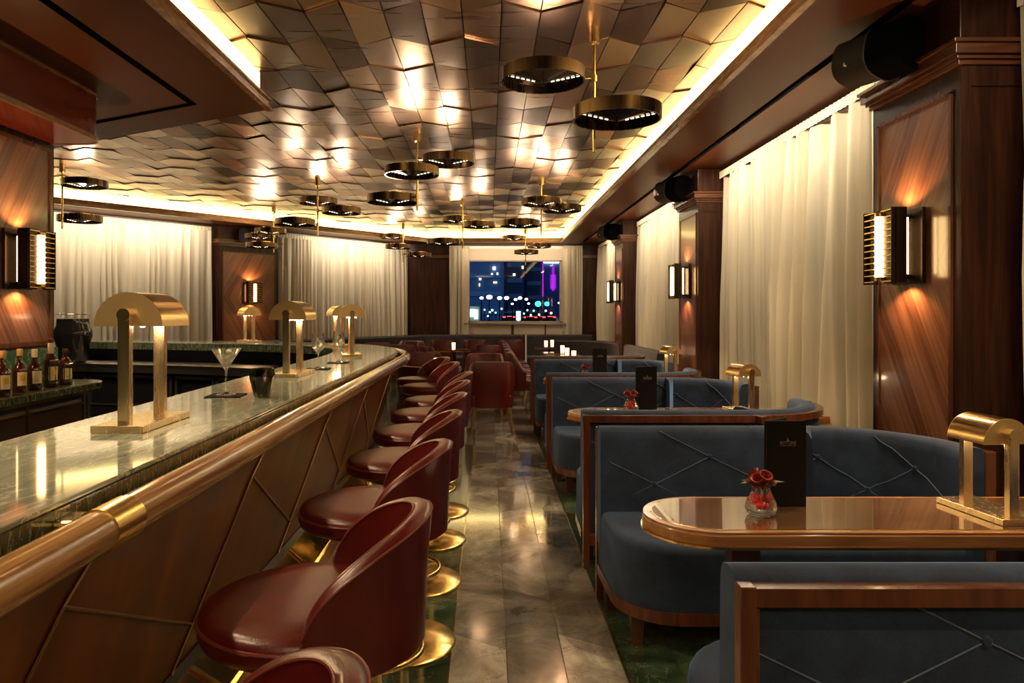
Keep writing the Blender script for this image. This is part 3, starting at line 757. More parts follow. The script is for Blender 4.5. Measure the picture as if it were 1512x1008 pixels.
MB().sweep([p for p in outer if p[1] < 6.4], [(.215, .252), (.215, .262), (.235, .262), (.235, .252)]).build('under_front_light', emis('kick_led', (1., .72, .28), 14.), bar)
MB().sweep(fpath, [(.196, .262), (.196, .312), (.25, .312), (.25, .262)]).build('lower_rail', DARKWOOD, bar)
MB().sweep(fpath, [(.24, .30), (.12, .075), (.30, .075), (.30, .30)]).build('brass_kick', metal('kick_brass', (.72, .52, .20), .10, (9, 9, 9), .1), bar)
MB().sweep(fpath, [(.085, .0), (.085, .075), (.13, .095), (.30, .095), (.30, .0)]).build('wooden_step', RIMWOOD, bar)
MB().sweep(fpath, [(.115, .088), (.115, .104), (.135, .104), (.135, .088)]).build('step_bead', BRASSP, bar)
MB().sweep(inner, [(0.0, .0), (0.0, 1.01), (-.02, 1.01), (-.02, .0)]).build('service_side', BLACK, bar)
m = MB()
for k in range(9):
    y = .6+k*.62; a = fp(y, .30); 
    m.cyl((a[0]-.02, y, .29), (a[0]+.085, y+.18, .085), .007, n=8)
m.build('kick_strut', BRASS, bar, smooth=True)
# LED dots under the far arm
# steel worktop with fridges below far arm
ws = [(-2.3, 7.45), (-3.3, 7.85), (-5.6, 8.45)]
wu = empty('steel_workbench'); tag(wu, 'stainless steel bar workbench with dark glass doors below the far arm', 'workbench')
wo = offset_path(ws, .0); wi = [(-2.3, 8.0), (-3.3, 8.42), (-5.6, 9.1)]
MB().prism([ws[0], wi[0], wi[1], wi[2], ws[2], ws[1]], .84, .875).build('steel_top', STEEL, wu, bevel=.004)
MB().sweep(ws, [(-.0, .79), (-.012, .79), (-.012, .88), (0, .88)]).build('steel_front_edge', STEEL, wu)
MB().sweep(ws, [(-.08, 0.0), (-.08, .79), (-.4, .79), (-.4, 0)]).build('carcass', BLACK, wu)
for k in range(6):
    (p, d) = along(ws, .12+k*.56); M = Matrix.Translation((p[0], p[1], 0)) @ Rz(math.degrees(math.atan2(d[1], d[0])))
    f = MB().box(.0, .03, -.07+.0, -.05, .10, .76, M).box(.51, .54, -.07, -.05, .10, .76, M).box(0, .54, -.07, -.05, .73, .76, M).box(0, .54, -.07, -.05, .10, .13, M).box(.03, .51, -.07, -.06, .42, .435, M).build('fridge_door', STEEL, wu)
    MB().box(.03, .51, -.075, -.072, .13, .73, M).build('door_glass', BLACKGLOSS, f)
# black machine behind the bar
em = empty('black_bar_machine', (-4.75, 8.35, .8805)); tag(em, 'black rounded bar machine on the steel workbench, with cups on its top rail', 'bar machine')
MB().lathe([(.13, 0), (.16, .04), (.17, .2), (.20, .30), (.20, .36), (.17, .42), (.165, .5)], 32).build('housing', BLACKGLOSS, em, smooth=True)
MB().tube([(.17*math.cos(a*PI/12), .17*math.sin(a*PI/12), .55) for a in range(24)], .006, 8, True).build('top_rail', STEEL, em, smooth=True)
for k in range(4):
    c_ = empty('cup', (-4.80+.05*k, 8.25+.06*(k % 2), 1.382)); tag(c_, 'small glass cup in the cluster on the black bar machine', 'cup', 'cups on the bar machine')
    MB().lathe([(.018, 0), (.026, .07), (.023, .07), (.016, .005)], 14).build('glass_body', plain('frost_cup', (.6, .5, .38), .15) if k == 0 else MATS['frost_cup'], c_, smooth=True)

# ---------------------------------------------------------------- table lamps
SATIN = metal('satin_brass', (.80, .58, .28), .48)
def make_lamp(bar_size=True):
    r = empty('table_lamp'); tag(r, '', 'lamp')
    # local: axis of the half-barrel runs along y
    H = .42 if bar_size else .345; R = .105 if bar_size else .088; L = .20 if bar_size else .17
    b = MB().box(-.078, .078, -L/2-.07, L/2+.07, 0, .022); b.build('base', PALEBRASS, r, bevel=.002)
    for s in (-1, 1):
        y = s*(L/2-.012+.03); MB().box(-.018, .018, y-.012, y+.012, .02, H-R+.035).build('post', PALEBRASS, r, bevel=.0015)
        MB().cyl((0, y-.02*s, H-R+.035), (0, y+.014*s, H-R+.035), .02, n=20).build('knob', PALEBRASS, r, smooth=True)
    n = 20; vs = []; fs = []
    z0 = H-R
    m = MB()
    for rr in (R, R-.003):
        for y in (-L/2, L/2):
            for k in range(n+1):
                a = PI*k/n; vs.append((rr*math.cos(a), y, z0+rr*math.sin(a)))
    q = n+1
    for k in range(n):
        fs += [(k, k+1, q+k+1, q+k), (2*q+k, 2*q+k+1, 3*q+k+1, 3*q+k), (k, k+1, 2*q+k+1, 2*q+k), (q+k, q+k+1, 3*q+k+1, 3*q+k)]
    fs += [(0, q, 3*q, 2*q), (n, q+n, 3*q+n, 2*q+n)]
    m.add(vs, fs); sh = m.build('shade', BRASS, r, smooth=True)
    for s in (-1, 1):
        y = s*L/2; P = [(R*math.cos(PI*k/n), z0+R*math.sin(PI*k/n)) for k in range(n+1)]
        m = MB(); vs = [(x, y+dy, z) for dy in (-.0015, .0015) for x, z in P]; fs = [tuple(range(q)), tuple(range(2*q-1, q-1, -1))]+[(k, k+1, q+k+1, q+k) for k in range(n)]+[(0, q, 2*q-1, n)]
        m.add(vs, fs); m.build('end_plate', SATIN, sh)
        MB().sphere((.030*s, s*(L/2-.03), z0+.008), .012, 12).build('bulb', BULB, r, smooth=True)
        MB().sphere((-.030*s, s*(L/2-.03), z0+.008), .012, 12).build('bulb', BULB, r, smooth=True)
    MB().cyl((0, -L/2, z0+.035), (0, L/2, z0+.035), .01).build('lamp_holder', BRASS, r)
    point('lamp_glow', (0, 0, z0+.01), 3.5 if bar_size else 3.0, WARM2, .03, r)
    return r
LB = make_lamp(True); LBU = [False]
GL = 'brass half-barrel lamps on the bar'
place(LB, LBU, (-1.10, 2.33, 1.10), 0, 'largest brass half-barrel lamp, nearest on the marble bar', GL)
place(LB, LBU, (-1.11, 4.15, 1.10), math.radians(-3), 'brass half-barrel lamp on the bar between the dark tumbler and wine glass', GL)
place(LB, LBU, (-1.12, 5.95, 1.10), math.radians(14), 'brass half-barrel lamp near the curved end of the bar, behind the wine glasses', GL)
place(LB, LBU, (-2.86, 8.72, 1.10), math.radians(42), 'small-looking brass lamp on the far arm of the bar, under the sconce', GL)
place(LB, LBU, (-1.55, 7.55, 1.10), math.radians(30), 'brass lamp on the bar bend, mostly hidden behind another lamp', GL)
# ---------------------------------------------------------------- glasses on the bar
def glassware(name, prof, thick, loc, label, mat=GLASS, n=40, cat='glass', group=None, liquid=None):
    r = empty(name, loc); tag(r, label, cat, group)
    inner_ = [(max(1e-5, a-thick), z+thick*.6) for a, z in reversed(prof[1:]) if a-thick > 0.003]
    return r
def martini(loc, label):
    r = empty('martini_glass', loc); tag(r, label, 'glass')
    P = [(1e-5, 0), (.038, 0), (.040, .003), (.02, .006), (.006, .012), (.004, .05), (.004, .105), (.012, .118), (.062, .198), (.0605, .199), (.010, .121), (1e-5, .114)]
    MB().lathe(P, 40).build('glass_body', GLASS, r, smooth=True, angle=60)
    MB().lathe([(1e-5, .1165), (.0085, .1215), (.046, .172), (1e-5, .172)], 40).build('drink', GLASS if True else None, r, smooth=True)
    MB().lathe([(1e-5, .176), (.012, .181), (.014, .187), (.008, .194), (1e-5, .197)], 14, (.012, 0, 0)).build('garnish', plain('pale_garnish', (.7, .68, .5), .4), r, smooth=True)
def coaster(x, y, L):
    o = MB().box(-.072, .072, -.072, .072, 0, .004).build('coaster', plain('black_coaster', (.008, .007, .006), .7, 0, Specular_IOR_Level=.08) if 'black_coaster' not in MATS else MATS['black_coaster'], loc=(x, y, 1.1002), bevel=.001)
    o.rotation_euler.z = .08; tag(o, L, 'coaster', 'square black coasters')
coaster(-1.125, 3.13, 'square black coaster under the martini glass'); martini((-1.125, 3.13, 1.1045), 'martini glass with a clear drink on a black coaster')
coaster(-1.07, 4.58, 'square black coaster under the nearer wine glass'); coaster(-1.06, 5.15, 'square black coaster under the farther wine glass')
def wineglass(loc, L):
    r = empty('wine_glass', loc); tag(r, L, 'glass', 'footed glasses on the bar')
    P = [(1e-5, 0), (.036, 0), (.038, .003), (.015, .007), (.005, .014), (.004, .09), (.010, .1), (.034, .125), (.042, .15), (.040, .185), (.036, .22), (.0348, .22), (.0388, .185), (.0405, .15), (.033, .127), (.008, .103), (1e-5, .1)]
    MB().lathe(P, 36).build('glass_body', GLASS, r, smooth=True, angle=60)
    m = MB(); rnd = random.Random(5)
    for k in range(5): 
        M = Matrix.Translation((rnd.uniform(-.014, .014), rnd.uniform(-.014, .014), .125+.014*k)) @ Matrix.Rotation(rnd.uniform(0, 3), 4, (rnd.random(), rnd.random(), 1)); m.box(-.011, .011, -.011, .011, -.011, .011, M)
    m.build('ice', GLASS, r)
wineglass((-1.07, 4.58, 1.1045), 'footed wine glass nearer the camera, between the second and third bar lamps')
wineglass((-1.06, 5.15, 1.1045), 'footed wine glass farther along, just before the third bar lamp')
r = empty('tumbler', (-.955, 3.08, 1.1)); tag(r, 'dark smoked faceted tumbler standing on the bar beside the martini glass', 'glass')
m = MB(); n = 16; prof = [(.026, 0), (.032, .01), (.052, .09), (.050, .118), (.044, .122), (.040, .119), (.044, .09), (.026, .018)]
vs = []; fs = []
for k, (rr, z) in enumerate(prof):
    for i in range(n):
        a = 2*PI*i/n+.25*z/.12; q = rr*(1+.07*(1 if i % 2 else -1)*(1 if k < 5 else 0)); vs.append((q*math.cos(a), q*math.sin(a), z))
for k in range(len(prof)-1):
    for i in range(n): fs.append((k*n+i, k*n+(i+1) % n, (k+1)*n+(i+1) % n, (k+1)*n+i))
fs.append(tuple(range(n-1, -1, -1))); fs.append(tuple((len(prof)-1)*n+i for i in range(n)))
m.add(vs, fs); m.build('glass_body', glassmat('black_green_glass', (.09, .11, .06)), r)

# ---------------------------------------------------------------- bar stools
def shell(m, r0, r1, th, zb, ztop, zend, a0, a1, n=40, power=1.4, flare=0., ex=1.0):
    """curved back shell round +x; a in degrees"""
    vs = []; prof_n = 12
    for k in range(n+1):
        w = 2*k/n-1; w = math.copysign(1-(1-abs(w))**1.7, w)    # denser towards the ends
        a = (a0+a1)/2+(a1-a0)/2*w; u = 1-abs(w)
        s = math.sin(PI/2*u)**power
        zt = zend+(ztop-zend)*s
        A = math.radians(a); dx, dy = math.cos(A), math.sin(A)
        for i in range(prof_n):
            if i < 4:   # outer wall going up
                f = i/3; z = zb+(zt-th*.5-zb)*f; rr = r0+(r1-r0)*((z-zb)/max(.01, ztop-zb))+flare*max(0, (z-zb)/(ztop-zb))**3
            elif i < 8:
                t = (i-3)/5*PI; zc = zt-th*.5; rc = r0+(r1-r0)*((zc-zb)/max(.01, ztop-zb))+flare*max(0, (zc-zb)/(ztop-zb))**3-th/2
                rr = rc+math.cos(t)*th*.62; z = zc+math.sin(t)*th*.5
            else:
                f = (i-8)/3; z = (zt-th*.5)*(1-f)+zb*f; rr = r0+(r1-r0)*((z-zb)/max(.01, ztop-zb))+flare*max(0, (z-zb)/(ztop-zb))**3-th
            vs.append((rr*dx*ex, rr*dy, z))
    fs = []
    for k in range(n):
        for i in range(prof_n):
            j = (i+1) % prof_n; fs.append((k*prof_n+i, (k+1)*prof_n+i, (k+1)*prof_n+j, k*prof_n+j))
    fs.append(tuple(range(prof_n))); fs.append(tuple(n*prof_n+i for i in range(prof_n-1, -1, -1)))
    m.add(vs, fs); return vs, prof_n
def make_stool():
    r = empty('bar_stool'); tag(r, '', 'stool', 'burgundy leather bar stools along the bar')
    MB().lathe([(.195, .752), (.222, .755), (.238, .764), (.243, .778), (.243, .798), (.236, .816), (.220, .825), (.15, .829), (1e-5, .830)], 48).build('seat_cushion', LEATHER, r, smooth=True, angle=70)
    MB().tube([(.2425*math.cos(2*PI*k/48), .2425*math.sin(2*PI*k/48), .800) for k in range(48)], .0042, 6, True).build('seat_piping', PIPING, r, smooth=True)
    m = MB(); vs, q = shell(m, .251, .259, .042, .735, 1.025, .80, -86, 86, 60, .42, .010); bk = m.build('backrest', LEATHER, r, smooth=True, angle=60)
    for j in (4, 7):
        m = MB(); m.tube([vs[k*q+j] for k in range(61)], .0028, 6); m.build('stitched_seam', PIPING, bk, smooth=True)
    MB().lathe([(.10, .72), (.17, .735), (.17, .754), (.10, .754)], 32).build('seat_pan', BLACK, r, smooth=True)
    MB().cyl((0, 0, .02), (0, 0, .735), .030, n=24).build('column', BRASSP, r, smooth=True)
    MB().lathe([(.235, 0), (.238, .006), (.232, .014), (.10, .030), (.05, .042), (.038, .07), (1e-5, .07)], 48).build('base', BRASSP, r, smooth=True, angle=60)
    m = MB().tube([(.165*math.cos(2*PI*k/40), .165*math.sin(2*PI*k/40), .33) for k in range(40)], .011, 12, True)
    m.build('footring', BRASSP, r, smooth=True)
    m = MB()
    for a in (20, 140, 260):
        A = math.radians(a); m.cyl((0, 0, .33), (.16*math.cos(A), .16*math.sin(A), .33), .0075, n=10)
    m.build('ring_spoke', BRASSP, r, smooth=True)
    return r
ST = make_stool(); STU = [False]
sts = [(-.405, .83, 6, 'bar stool whose backrest top alone rises at the bottom edge'),
       (-.395, 1.64, 4, 'largest fully seen bar stool, in front of the bottom edge one'),
       (-.39, 2.46, 3, 'third bar stool, with whole seat seen behind the largest one'),
       (-.385, 3.23, 2, 'fourth bar stool along the bar, counting from the camera'),
       (-.385, 3.96, 0, 'fifth bar stool along the bar, counting from the camera'),
       (-.385, 4.68, 2, 'sixth bar stool along the bar, counting from the camera'),
       (-.385, 5.36, 0, 'seventh bar stool along the bar, before the bar starts to curve'),
       (-.52, 6.35, 14, 'eighth bar stool, turned at the start of the bar curve'),
       (-.64, 7.02, 22, 'last visible bar stool, tucked at the rounded bar end')]
for x, y, a, L in sts: place(ST, STU, (x, y, 0), math.radians(a), L)

# ---------------------------------------------------------------- booths
def back_path(): return [(0, 0), (.35, 0), (.7, 0), (.98, 0)]+arc(.98, .56, .56, -90, 0, 12)+[(1.54, .64)]
def tuft(i, row): return .28*i
def make_booth(s, label, fabric=None):
    """s=-1: seat towards the camera, s=+1: seat away from it. origin at back-left corner."""
    fabric = fabric or VELVET
    r = empty('booth_bench'); tag(r, label, 'bench', 'slate velvet booth benches')
    bp = back_path(); SG = s
    def T(m):
        m.v = [(x, y*SG, z) for x, y, z in m.v]; return m
    # local y positive = seat side
    m = MB().sweep(bp, [(0, .30), (0, .85), (.004, .872), (.02, .884), (.055, .89), (.09, .882), (.104, .862), (.108, .83), (.115, .46), (.10, .30)])
    T(m).build('back_cushion', fabric, r, smooth=True, angle=50)
    m = MB().sweep(bp, [(-.012, .19), (-.012, .825), (0, .825), (0, .19)]); T(m).build('outer_panel', fabric, r, smooth=True, angle=50)
    # wood frame
    m = MB().sweep(bp, [(-.038, .828), (-.038, .868), (.002, .868), (.002, .828)]); T(m).build('top_rail', LEGWOOD, r, smooth=True, angle=40)
    m = MB().sweep(bp, [(-.038, .13), (-.038, .19), (.0, .19), (.0, .13)]); T(m).build('bottom_rail', LEGWOOD, r, smooth=True, angle=40)
    m = MB().box(-.003, .032, -.041, .001, 0, .8715).box(.032, .042, -.030, -.001, .195, .823); T(m).build('end_stile', LEGWOOD, r, bevel=.003)
    m = MB().box(1.538, 1.583, .612, .646, 0, .8715); T(m).build('end_stile', LEGWOOD, r, bevel=.003)
    m = MB()
    for x in (.055, ): m.tube([(p[0], p[1]-.013, .815) for p in bp[:4]], .003, 6)
    # diamond seams + buttons on both faces
    L = [0]
    for a, b in zip(bp, bp[1:]): L.append(L[-1]+math.dist(a, b))
    def on(sx, off):
        (p, d) = along(bp, max(0, min(L[-1]-.001, sx))); return (p[0]-d[1]*off, p[1]+d[0]*off)
    for off, nm in ((.111, 'tufting_seam'), (-.0125, 'tufting_seam')):
        m = MB(); zt, zb_ = .745, .61
        ztop = .868 if off > 0 else .825
        for k in range(-1, 8):
            # high button at .54+.55k, low button at .27+.55k
            hx, lx = .54+.55*k, .27+.55*k
            segs = [((lx, zb_), (hx, zt)), ((hx, zt), (hx+.28, zb_)), ((hx, zt), (hx-.27*(ztop-zt)/(zt-zb_), ztop)), ((lx, zb_), (lx-.3, zb_-.14)), ((lx, zb_), (lx+.3, zb_-.14))]
            for (x0, z0), (x1, z1) in segs:
                n = 5; P = []
                for i in range(n+1):
                    x = x0+(x1-x0)*i/n; z = z0+(z1-z0)*i/n
                    if x < .045 or x > L[-1]-.02: continue
                    q = on(x, off if z < .85 else off-.008); P.append((q[0], q[1], z))
                if len(P) > 1: m.tube(P, .0022, 6)
        T(m).build(nm, VELVETSEAM, r, smooth=True)
        for k in range(-1, 5):
            for x, z in ((.54+.55*k, zt), (.27+.55*k, zb_)):
                if .05 < x < L[-1]-.05:
                    (p, d) = along(bp, x); c = Vector((p[0]-d[1]*off, p[1]+d[0]*off, z)); nn = Vector((-d[1], d[0], 0))*(1 if off > 0 else -1)
                    m = MB(); q = nn.to_track_quat('Z', 'Y').to_matrix().to_4x4(); m.lathe([(.013, -.004), (.013, .001), (.009, .005), (1e-5, .006)], 16, M=Matrix.Translation(c) @ q); T(m).build('button', fabric, r, smooth=True)
    # seat
    fr = .66
    sp = [(0.0, .05), (.005, .05), (.98, .05)]+arc(.98, .56, .50, -88, -2, 8)+[(1.48, fr), (.30, fr)]+arc(.28, fr-.27, .27, 92, 176, 8)
    if True:
        pl = sp
        m = MB().prism([(x, y) for x, y in pl], .195, .475, .035, .04); T(m).build('seat_cushion', fabric, r, smooth=True, angle=60)
        m = MB().prism(offset_poly(pl, .006), .145, .197); T(m).build('seat_rail', LEGWOOD, r, smooth=True, angle=40)
    for x, y in ((.10, fr-.16), (1.30, fr-.08), (.05, .12), (1.32, .2)):
        m = MB(); vs = [(x+dx*w_, y+dy*w_, z) for z, w_ in ((.15, .032), (0, .020)) for dx, dy in ((-1, -1), (1, -1), (1, 1), (-1, 1))]
        m.add(vs, [(0, 1, 2, 3), (7, 6, 5, 4), (0, 4, 5, 1), (1, 5, 6, 2), (2, 6, 7, 3), (3, 7, 4, 0)]); T(m).build('leg', LEGWOOD, r)
    return r
for k, (y, L) in enumerate(((1.60, 'closest velvet booth bench seen from behind, at the bottom edge'),
                            (4.20, 'velvet booth bench seen from behind, back to back with the one at the nearest table'),
                            (6.82, 'velvet booth bench facing away, behind the second table from the camera'),
                            (9.42, 'last booth bench facing away, its dark wood back seen past the third table'))):
    o = make_booth(1, L, None if k < 3 else VELVETDK); o.location = (.54, y, 0)
for y, L in ((3.72, 'velvet booth bench facing the camera at the nearest table'),
             (6.42, 'velvet booth bench facing the camera at the second table'),
             (8.86, 'velvet booth bench facing the camera at the third table')):
    o = make_booth(-1, L); o.location = (.55, y, 0)

# ---------------------------------------------------------------- booth tables
def make_table():
    r = empty('booth_table'); tag(r, '', 'table', 'rounded booth tables')
    # local: rounded end at x=0, runs to x=1.75; half width .235
    h = .235; X1 = 1.76
    def stad(e=0): return [(X1+e, -h-e), (X1+e, h+e), (h, h+e)]+arc(h, 0, h+e, 90, 270, 24)[1:-1]+[(h, -h-e)]
    def ccw(p): return p
    MB().prism(stad(), .700, .742).build('table_edge', RIMWOOD, r, smooth=True, bevel=.006, angle=40)
    MB().prism(stad(.004), .694, .702).build('lower_bead', BRASS, r, smooth=True)
    MB().prism(stad(-.004), .742, .748).build('rim_band', RIMWOOD, r)
    MB().prism(stad(-.035), .748, .7505).build('table_top', TABLETOP, r)
    m = MB()
    p = stad(-.034); m.tube([(x, y, .7485) for x, y in p], .0022, 6, True); m.build('brass_line', BRASS, r)
    m = MB().box(.30, .40, -.04, .04, 0, .70).box(1.30, 1.40, -.04, .04, 0, .70); m.build('pedestal', LEGWOOD, r)
    m = MB().box(.18, .52, -.15, .15, 0, .02).box(1.18, 1.52, -.15, .15, 0, .02); m.build('foot_plate', BRONZE, r, bevel=.004)
    m = MB().box(.3, 1.5, -.03, .03, .64, .70); m.build('under_rail', LEGWOOD, r)
    return r
TB = make_table(); TBU = [False]
place(TB, TBU, (.545, 2.585, 0), 0, 'nearest glossy wood booth table with rounded end and menu')
place(TB, TBU, (.56, 5.2, 0), 0, 'second booth table from the camera, half hidden by bench backs')
place(TB, TBU, (.58, 7.82, 0), 0, 'third booth table, only its rounded tip showing past the benches')
LT = make_lamp(False); LTU = [False]
place(LT, LTU, (1.757, 2.575, .751), math.radians(6), 'brass table lamp on the nearest booth table', 'booth table lamps')
place(LT, LTU, (1.80, 5.18, .751), math.radians(12), 'brass table lamp on the second booth table', 'booth table lamps')
place(LT, LTU, (1.94, 7.82, .751), math.radians(14), 'brass table lamp on the third booth table', 'booth table lamps')
# menus
def make_menu():
    r = empty('menu'); tag(r, '', 'menu', 'standing black menus')
    for s, nm in ((1, 'front_cover'), (-1, 'back_cover')):
        M = Rz(14*s) if s > 0 else Rz(52)
        c = MB().box(0, .15, -.0015, .0015, 0, .312, M).build(nm, MENU, r)
        if s > 0:
            t = bpy.data.curves.new('emblem', 'FONT'); t.body = 'RITON'; t.size = .0175; t.align_x = 'CENTER'; t.extrude = .0003
            tt = bpy.data.objects.new('tmp', t); COL.objects.link(tt); bpy.context.view_layer.update()
            me = bpy.data.meshes.new_from_object(tt.evaluated_get(bpy.context.evaluated_depsgraph_get())); bpy.data.objects.remove(tt)
            me.materials.clear(); me.materials.append(GOLDPRINT)
            to = bpy.data.objects.new('emblem_lettering', me); COL.objects.link(to); to.parent = c
            to.matrix_local = M @ Matrix.Translation((.082, -.0019, .226)) @ Rx(90)
            m = MB().box(.0805, .0825, -.003, -.0018, .2395, .251, M).box(.079, .087, -.003, -.0018, .2395, .243, M).box(.053, .111, -.003, -.0018, .2215, .2228, M)
            m.box(.053, .0542, -.003, -.0018, .2215, .2395, M).box(.1098, .111, -.003, -.0018, .2215, .2395, M)
            m.build('crest', GOLDPRINT, c)
    MB().cyl((0, 0, 0), (0, 0, .312), .004, n=10).build('spine', MENU, r)
    return r
MN = make_menu(); MNU = [False]
place(MN, MNU, (1.005, 2.66, .7508), math.radians(-12), 'tall black menu with gold emblem on the nearest table')
place(MN, MNU, (1.06, 5.27, .7508), math.radians(-12), 'tall black menu with gold emblem on the second table')
place(MN, MNU, (1.12, 7.88, .7508), math.radians(-12), 'tall black menu with gold emblem on the third table')
# flower vases
def make_vase():
    r = empty('flower_vase'); tag(r, '', 'vase', 'small glass vases with red flowers')
    P = [(1e-5, 0), (.036, 0), (.047, .008), (.055, .026), (.050, .048), (.034, .082), (.030, .096), (.0275, .096), (.031, .082), (.047, .048), (.051, .027), (.042, .013), (1e-5, .011)]
    MB().lathe(P, 36).build('glass_body', GLASS, r, smooth=True, angle=60)
    rnd = random.Random(11); m = MB()
    for k in range(16):
        a = rnd.uniform(0, 6.28); q = rnd.uniform(0, .027); m.sphere((q*math.cos(a), q*math.sin(a), rnd.uniform(.030, .066)), .0135, 12)
    m.build('red_berries', REDFLOWER, r, smooth=True)
    m = MB()
    for k in range(7):
        a = k*2*PI/7+.4; rr = .022; c = Vector((rr*math.cos(a), rr*math.sin(a), .112+.010*(k % 3)))
        M = Matrix.Translation(c) @ Rz(math.degrees(a)) @ Ry(38)
        m.lathe([(.003, -.03), (.010, -.008), (.020, .012), (.023, .020), (.018, .018), (.008, -.004), (1e-5, -.010)], 12, M=M)
    m.build('dark_blooms', DARKFLOWER, r, smooth=True)
    m = MB()
    for a, le in ((5, .07), (40, .05), (190, .06), (150, .05), (-60, .045)):
        A = math.radians(a); d = Vector((math.cos(A), math.sin(A), 0)); sd = Vector((-d.y, d.x, 0)); b0 = d*.018+Vector((0, 0, .095))
        P = [b0, b0+d*le*.5+sd*.015+Vector((0, 0, .022)), b0+d*le+Vector((0, 0, .018)), b0+d*le*.5-sd*.015+Vector((0, 0, .022)), b0+d*le*.5+Vector((0, 0, .014))]
        m.add(P, [(0, 1, 4), (1, 2, 4), (2, 3, 4), (3, 0, 4)])
    m.build('leaves', LEAF, r)
    m = MB()
    for k in range(5): a = k*1.3; m.cyl((.01*math.cos(a), .01*math.sin(a), .02), (.018*math.cos(a), .018*math.sin(a), .10), .0018, n=6)
    m.build('stems', LEAF, r)
    return r
VS = make_vase(); VSU = [False]
place(VS, VSU, (.95, 2.555, .751), 0, 'glass vase of red flowers on the nearest booth table')
place(VS, VSU, (1.0, 5.16, .751), 1., 'glass vase of red flowers on the second booth table')
place(VS, VSU, (1.03, 7.78, .751), 2., 'glass vase of red flowers on the third booth table')

# ---------------------------------------------------------------- tub chairs further back
def make_chair():
    r = empty('tub_chair'); tag(r, '', 'chair', 'burgundy leather tub chairs')
    # local: sitter faces +y ; back at -y
    m = MB()
    sp = [(-.23, -.20), (.23, -.20), (.26, .24), (-.26, .24)]
    m.prism(sp, .33, .48, .03, .035); m.build('seat_cushion', LEATHER, r, smooth=True, angle=60)
    m = MB(); vs = []; n = 28; q = 8
    for k in range(n+1):
        a = math.radians(-90-98+196*k/n)
        ex = 1/max(abs(math.cos(a))**3.2+abs(math.sin(a))**3.2, 1e-6)**(1/3.2)
        u = 1-abs(2*k/n-1); s = min(1, u/.55); s = s*s*(3-2*s); zt = .60+.27*s
        for i, (o_, z) in enumerate(((0, .32), (0.012, .55), (.025, zt-.03), (.018, zt-.006), (-.008, zt), (-.035, zt-.006), (-.045, zt-.03), (-.045, .42))):
            R = .235+o_; vs.append((R*1.08*ex*math.cos(a), R*1.0*ex*math.sin(a), z))
    fs = [(k*q+i, (k+1)*q+i, (k+1)*q+(i+1) % q, k*q+(i+1) % q) for k in range(n) for i in range(q)]+[tuple(range(q)), tuple(n*q+i for i in range(q-1, -1, -1))]
    m.add(vs, fs); b = m.build('backrest', LEATHER, r, smooth=True, angle=60)
    m = MB().tube([vs[k*q+3] for k in range(n+1)], .004, 6); m.build('piping', PIPING, b, smooth=True)
    for sx in (-1, 1):
        for sy in (-1, 1):
            m = MB(); x0, y0 = sx*.20, sy*.17; x1, y1 = sx*.245, sy*.235
            m.cyl((x1, y1, 0), (x0, y0, .36), .013, .026, 10); m.build('leg', OAK, r, smooth=True)
    return r
CH = make_chair(); CHU = [False]
chs = [(.035, 8.85, 0, 'closest tub chair, its burgundy back turned to the camera in the aisle end'),
       (-.06, 10.2, 178, 'tub chair facing the camera just behind the closest tub chair'),
       (-.04, 13.2, 6, 'tub chair back seen beyond the closest chair, beside the candle table'),
       (-.28, 15.6, 0, 'small-looking tub chair against the far banquette, bar side of the centre'),
       (.47, 15.7, 0, 'tub chair before the far banquette under the city window'),
       (-.98, 11.0, 5, 'tub chair back behind the eighth bar stool'),
       (-.93, 12.7, -60, 'tub chair turned sideways behind the candle table, towards the bar end'),
       (-1.62, 13.4, 8, 'tub chair back seen past the end of the bar'),
       (-1.58, 14.7, 175, 'tub chair facing the camera before the slanted curtain'),
       (-2.2, 14.2, 20, 'tub chair at the bar end furthest towards the slanted curtain'),
       (-.98, 15.4, 0, 'tub chair by the corner where the far wall meets the slanted wall'),
       (-.72, 8.1, -50, 'tub chair half hidden under the bar end by the last stools')]
for x, y, a, L in chs: place(CH, CHU, (x, y, 0), math.radians(a), L)
ordn = ['first', 'second', 'third', 'fourth', 'fifth']
for k, y in enumerate((10.75, 11.6, 12.5, 13.5, 14.6)):
    place(CH, CHU, (.50, y, 0), math.radians(-90), '%s side-on tub chair of the row facing the right hand candle tables' % ordn[k], 'row of side-on tub chairs')
# small candle tables
def make_small():
    r = empty('candle_table'); tag(r, '', 'table', 'small square tables with candles')
    MB().box(-.30, .30, -.27, .27, .715, .75).build('table_top', TABLETOP, r, bevel=.006)
    MB().box(-.31, .31, -.28, .28, .708, .722).build('edge_band', RIMWOOD, r, bevel=.004)
    MB().cyl((0, 0, .02), (0, 0, .71), .035).build('pedestal', BRONZE, r, smooth=True)
    MB().lathe([(.2, 0), (.2, .012), (.05, .03), (.04, .03)], 32).build('base', BRONZE, r, smooth=True)
    return r
SM = make_small(); SMU = [False]
def make_candle():
    r = empty('candle_holder'); tag(r, '', 'candle', 'lit candles in frosted glasses')
    MB().lathe([(.030, 0), (.033, .01), (.036, .125), (.032, .125), (.029, .012), (1e-5, .010)], 24).build('frosted_glass', CANDLE, r, smooth=True)
    MB().lathe([(1e-5, .04), (.005, .05), (.006, .062), (1e-5, .085)], 10).build('flame', emis('flame', (1., .6, .2), 30) if 'flame' not in MATS else MATS['flame'], r, smooth=True)
    return r
CN = make_candle(); CNU = [False]
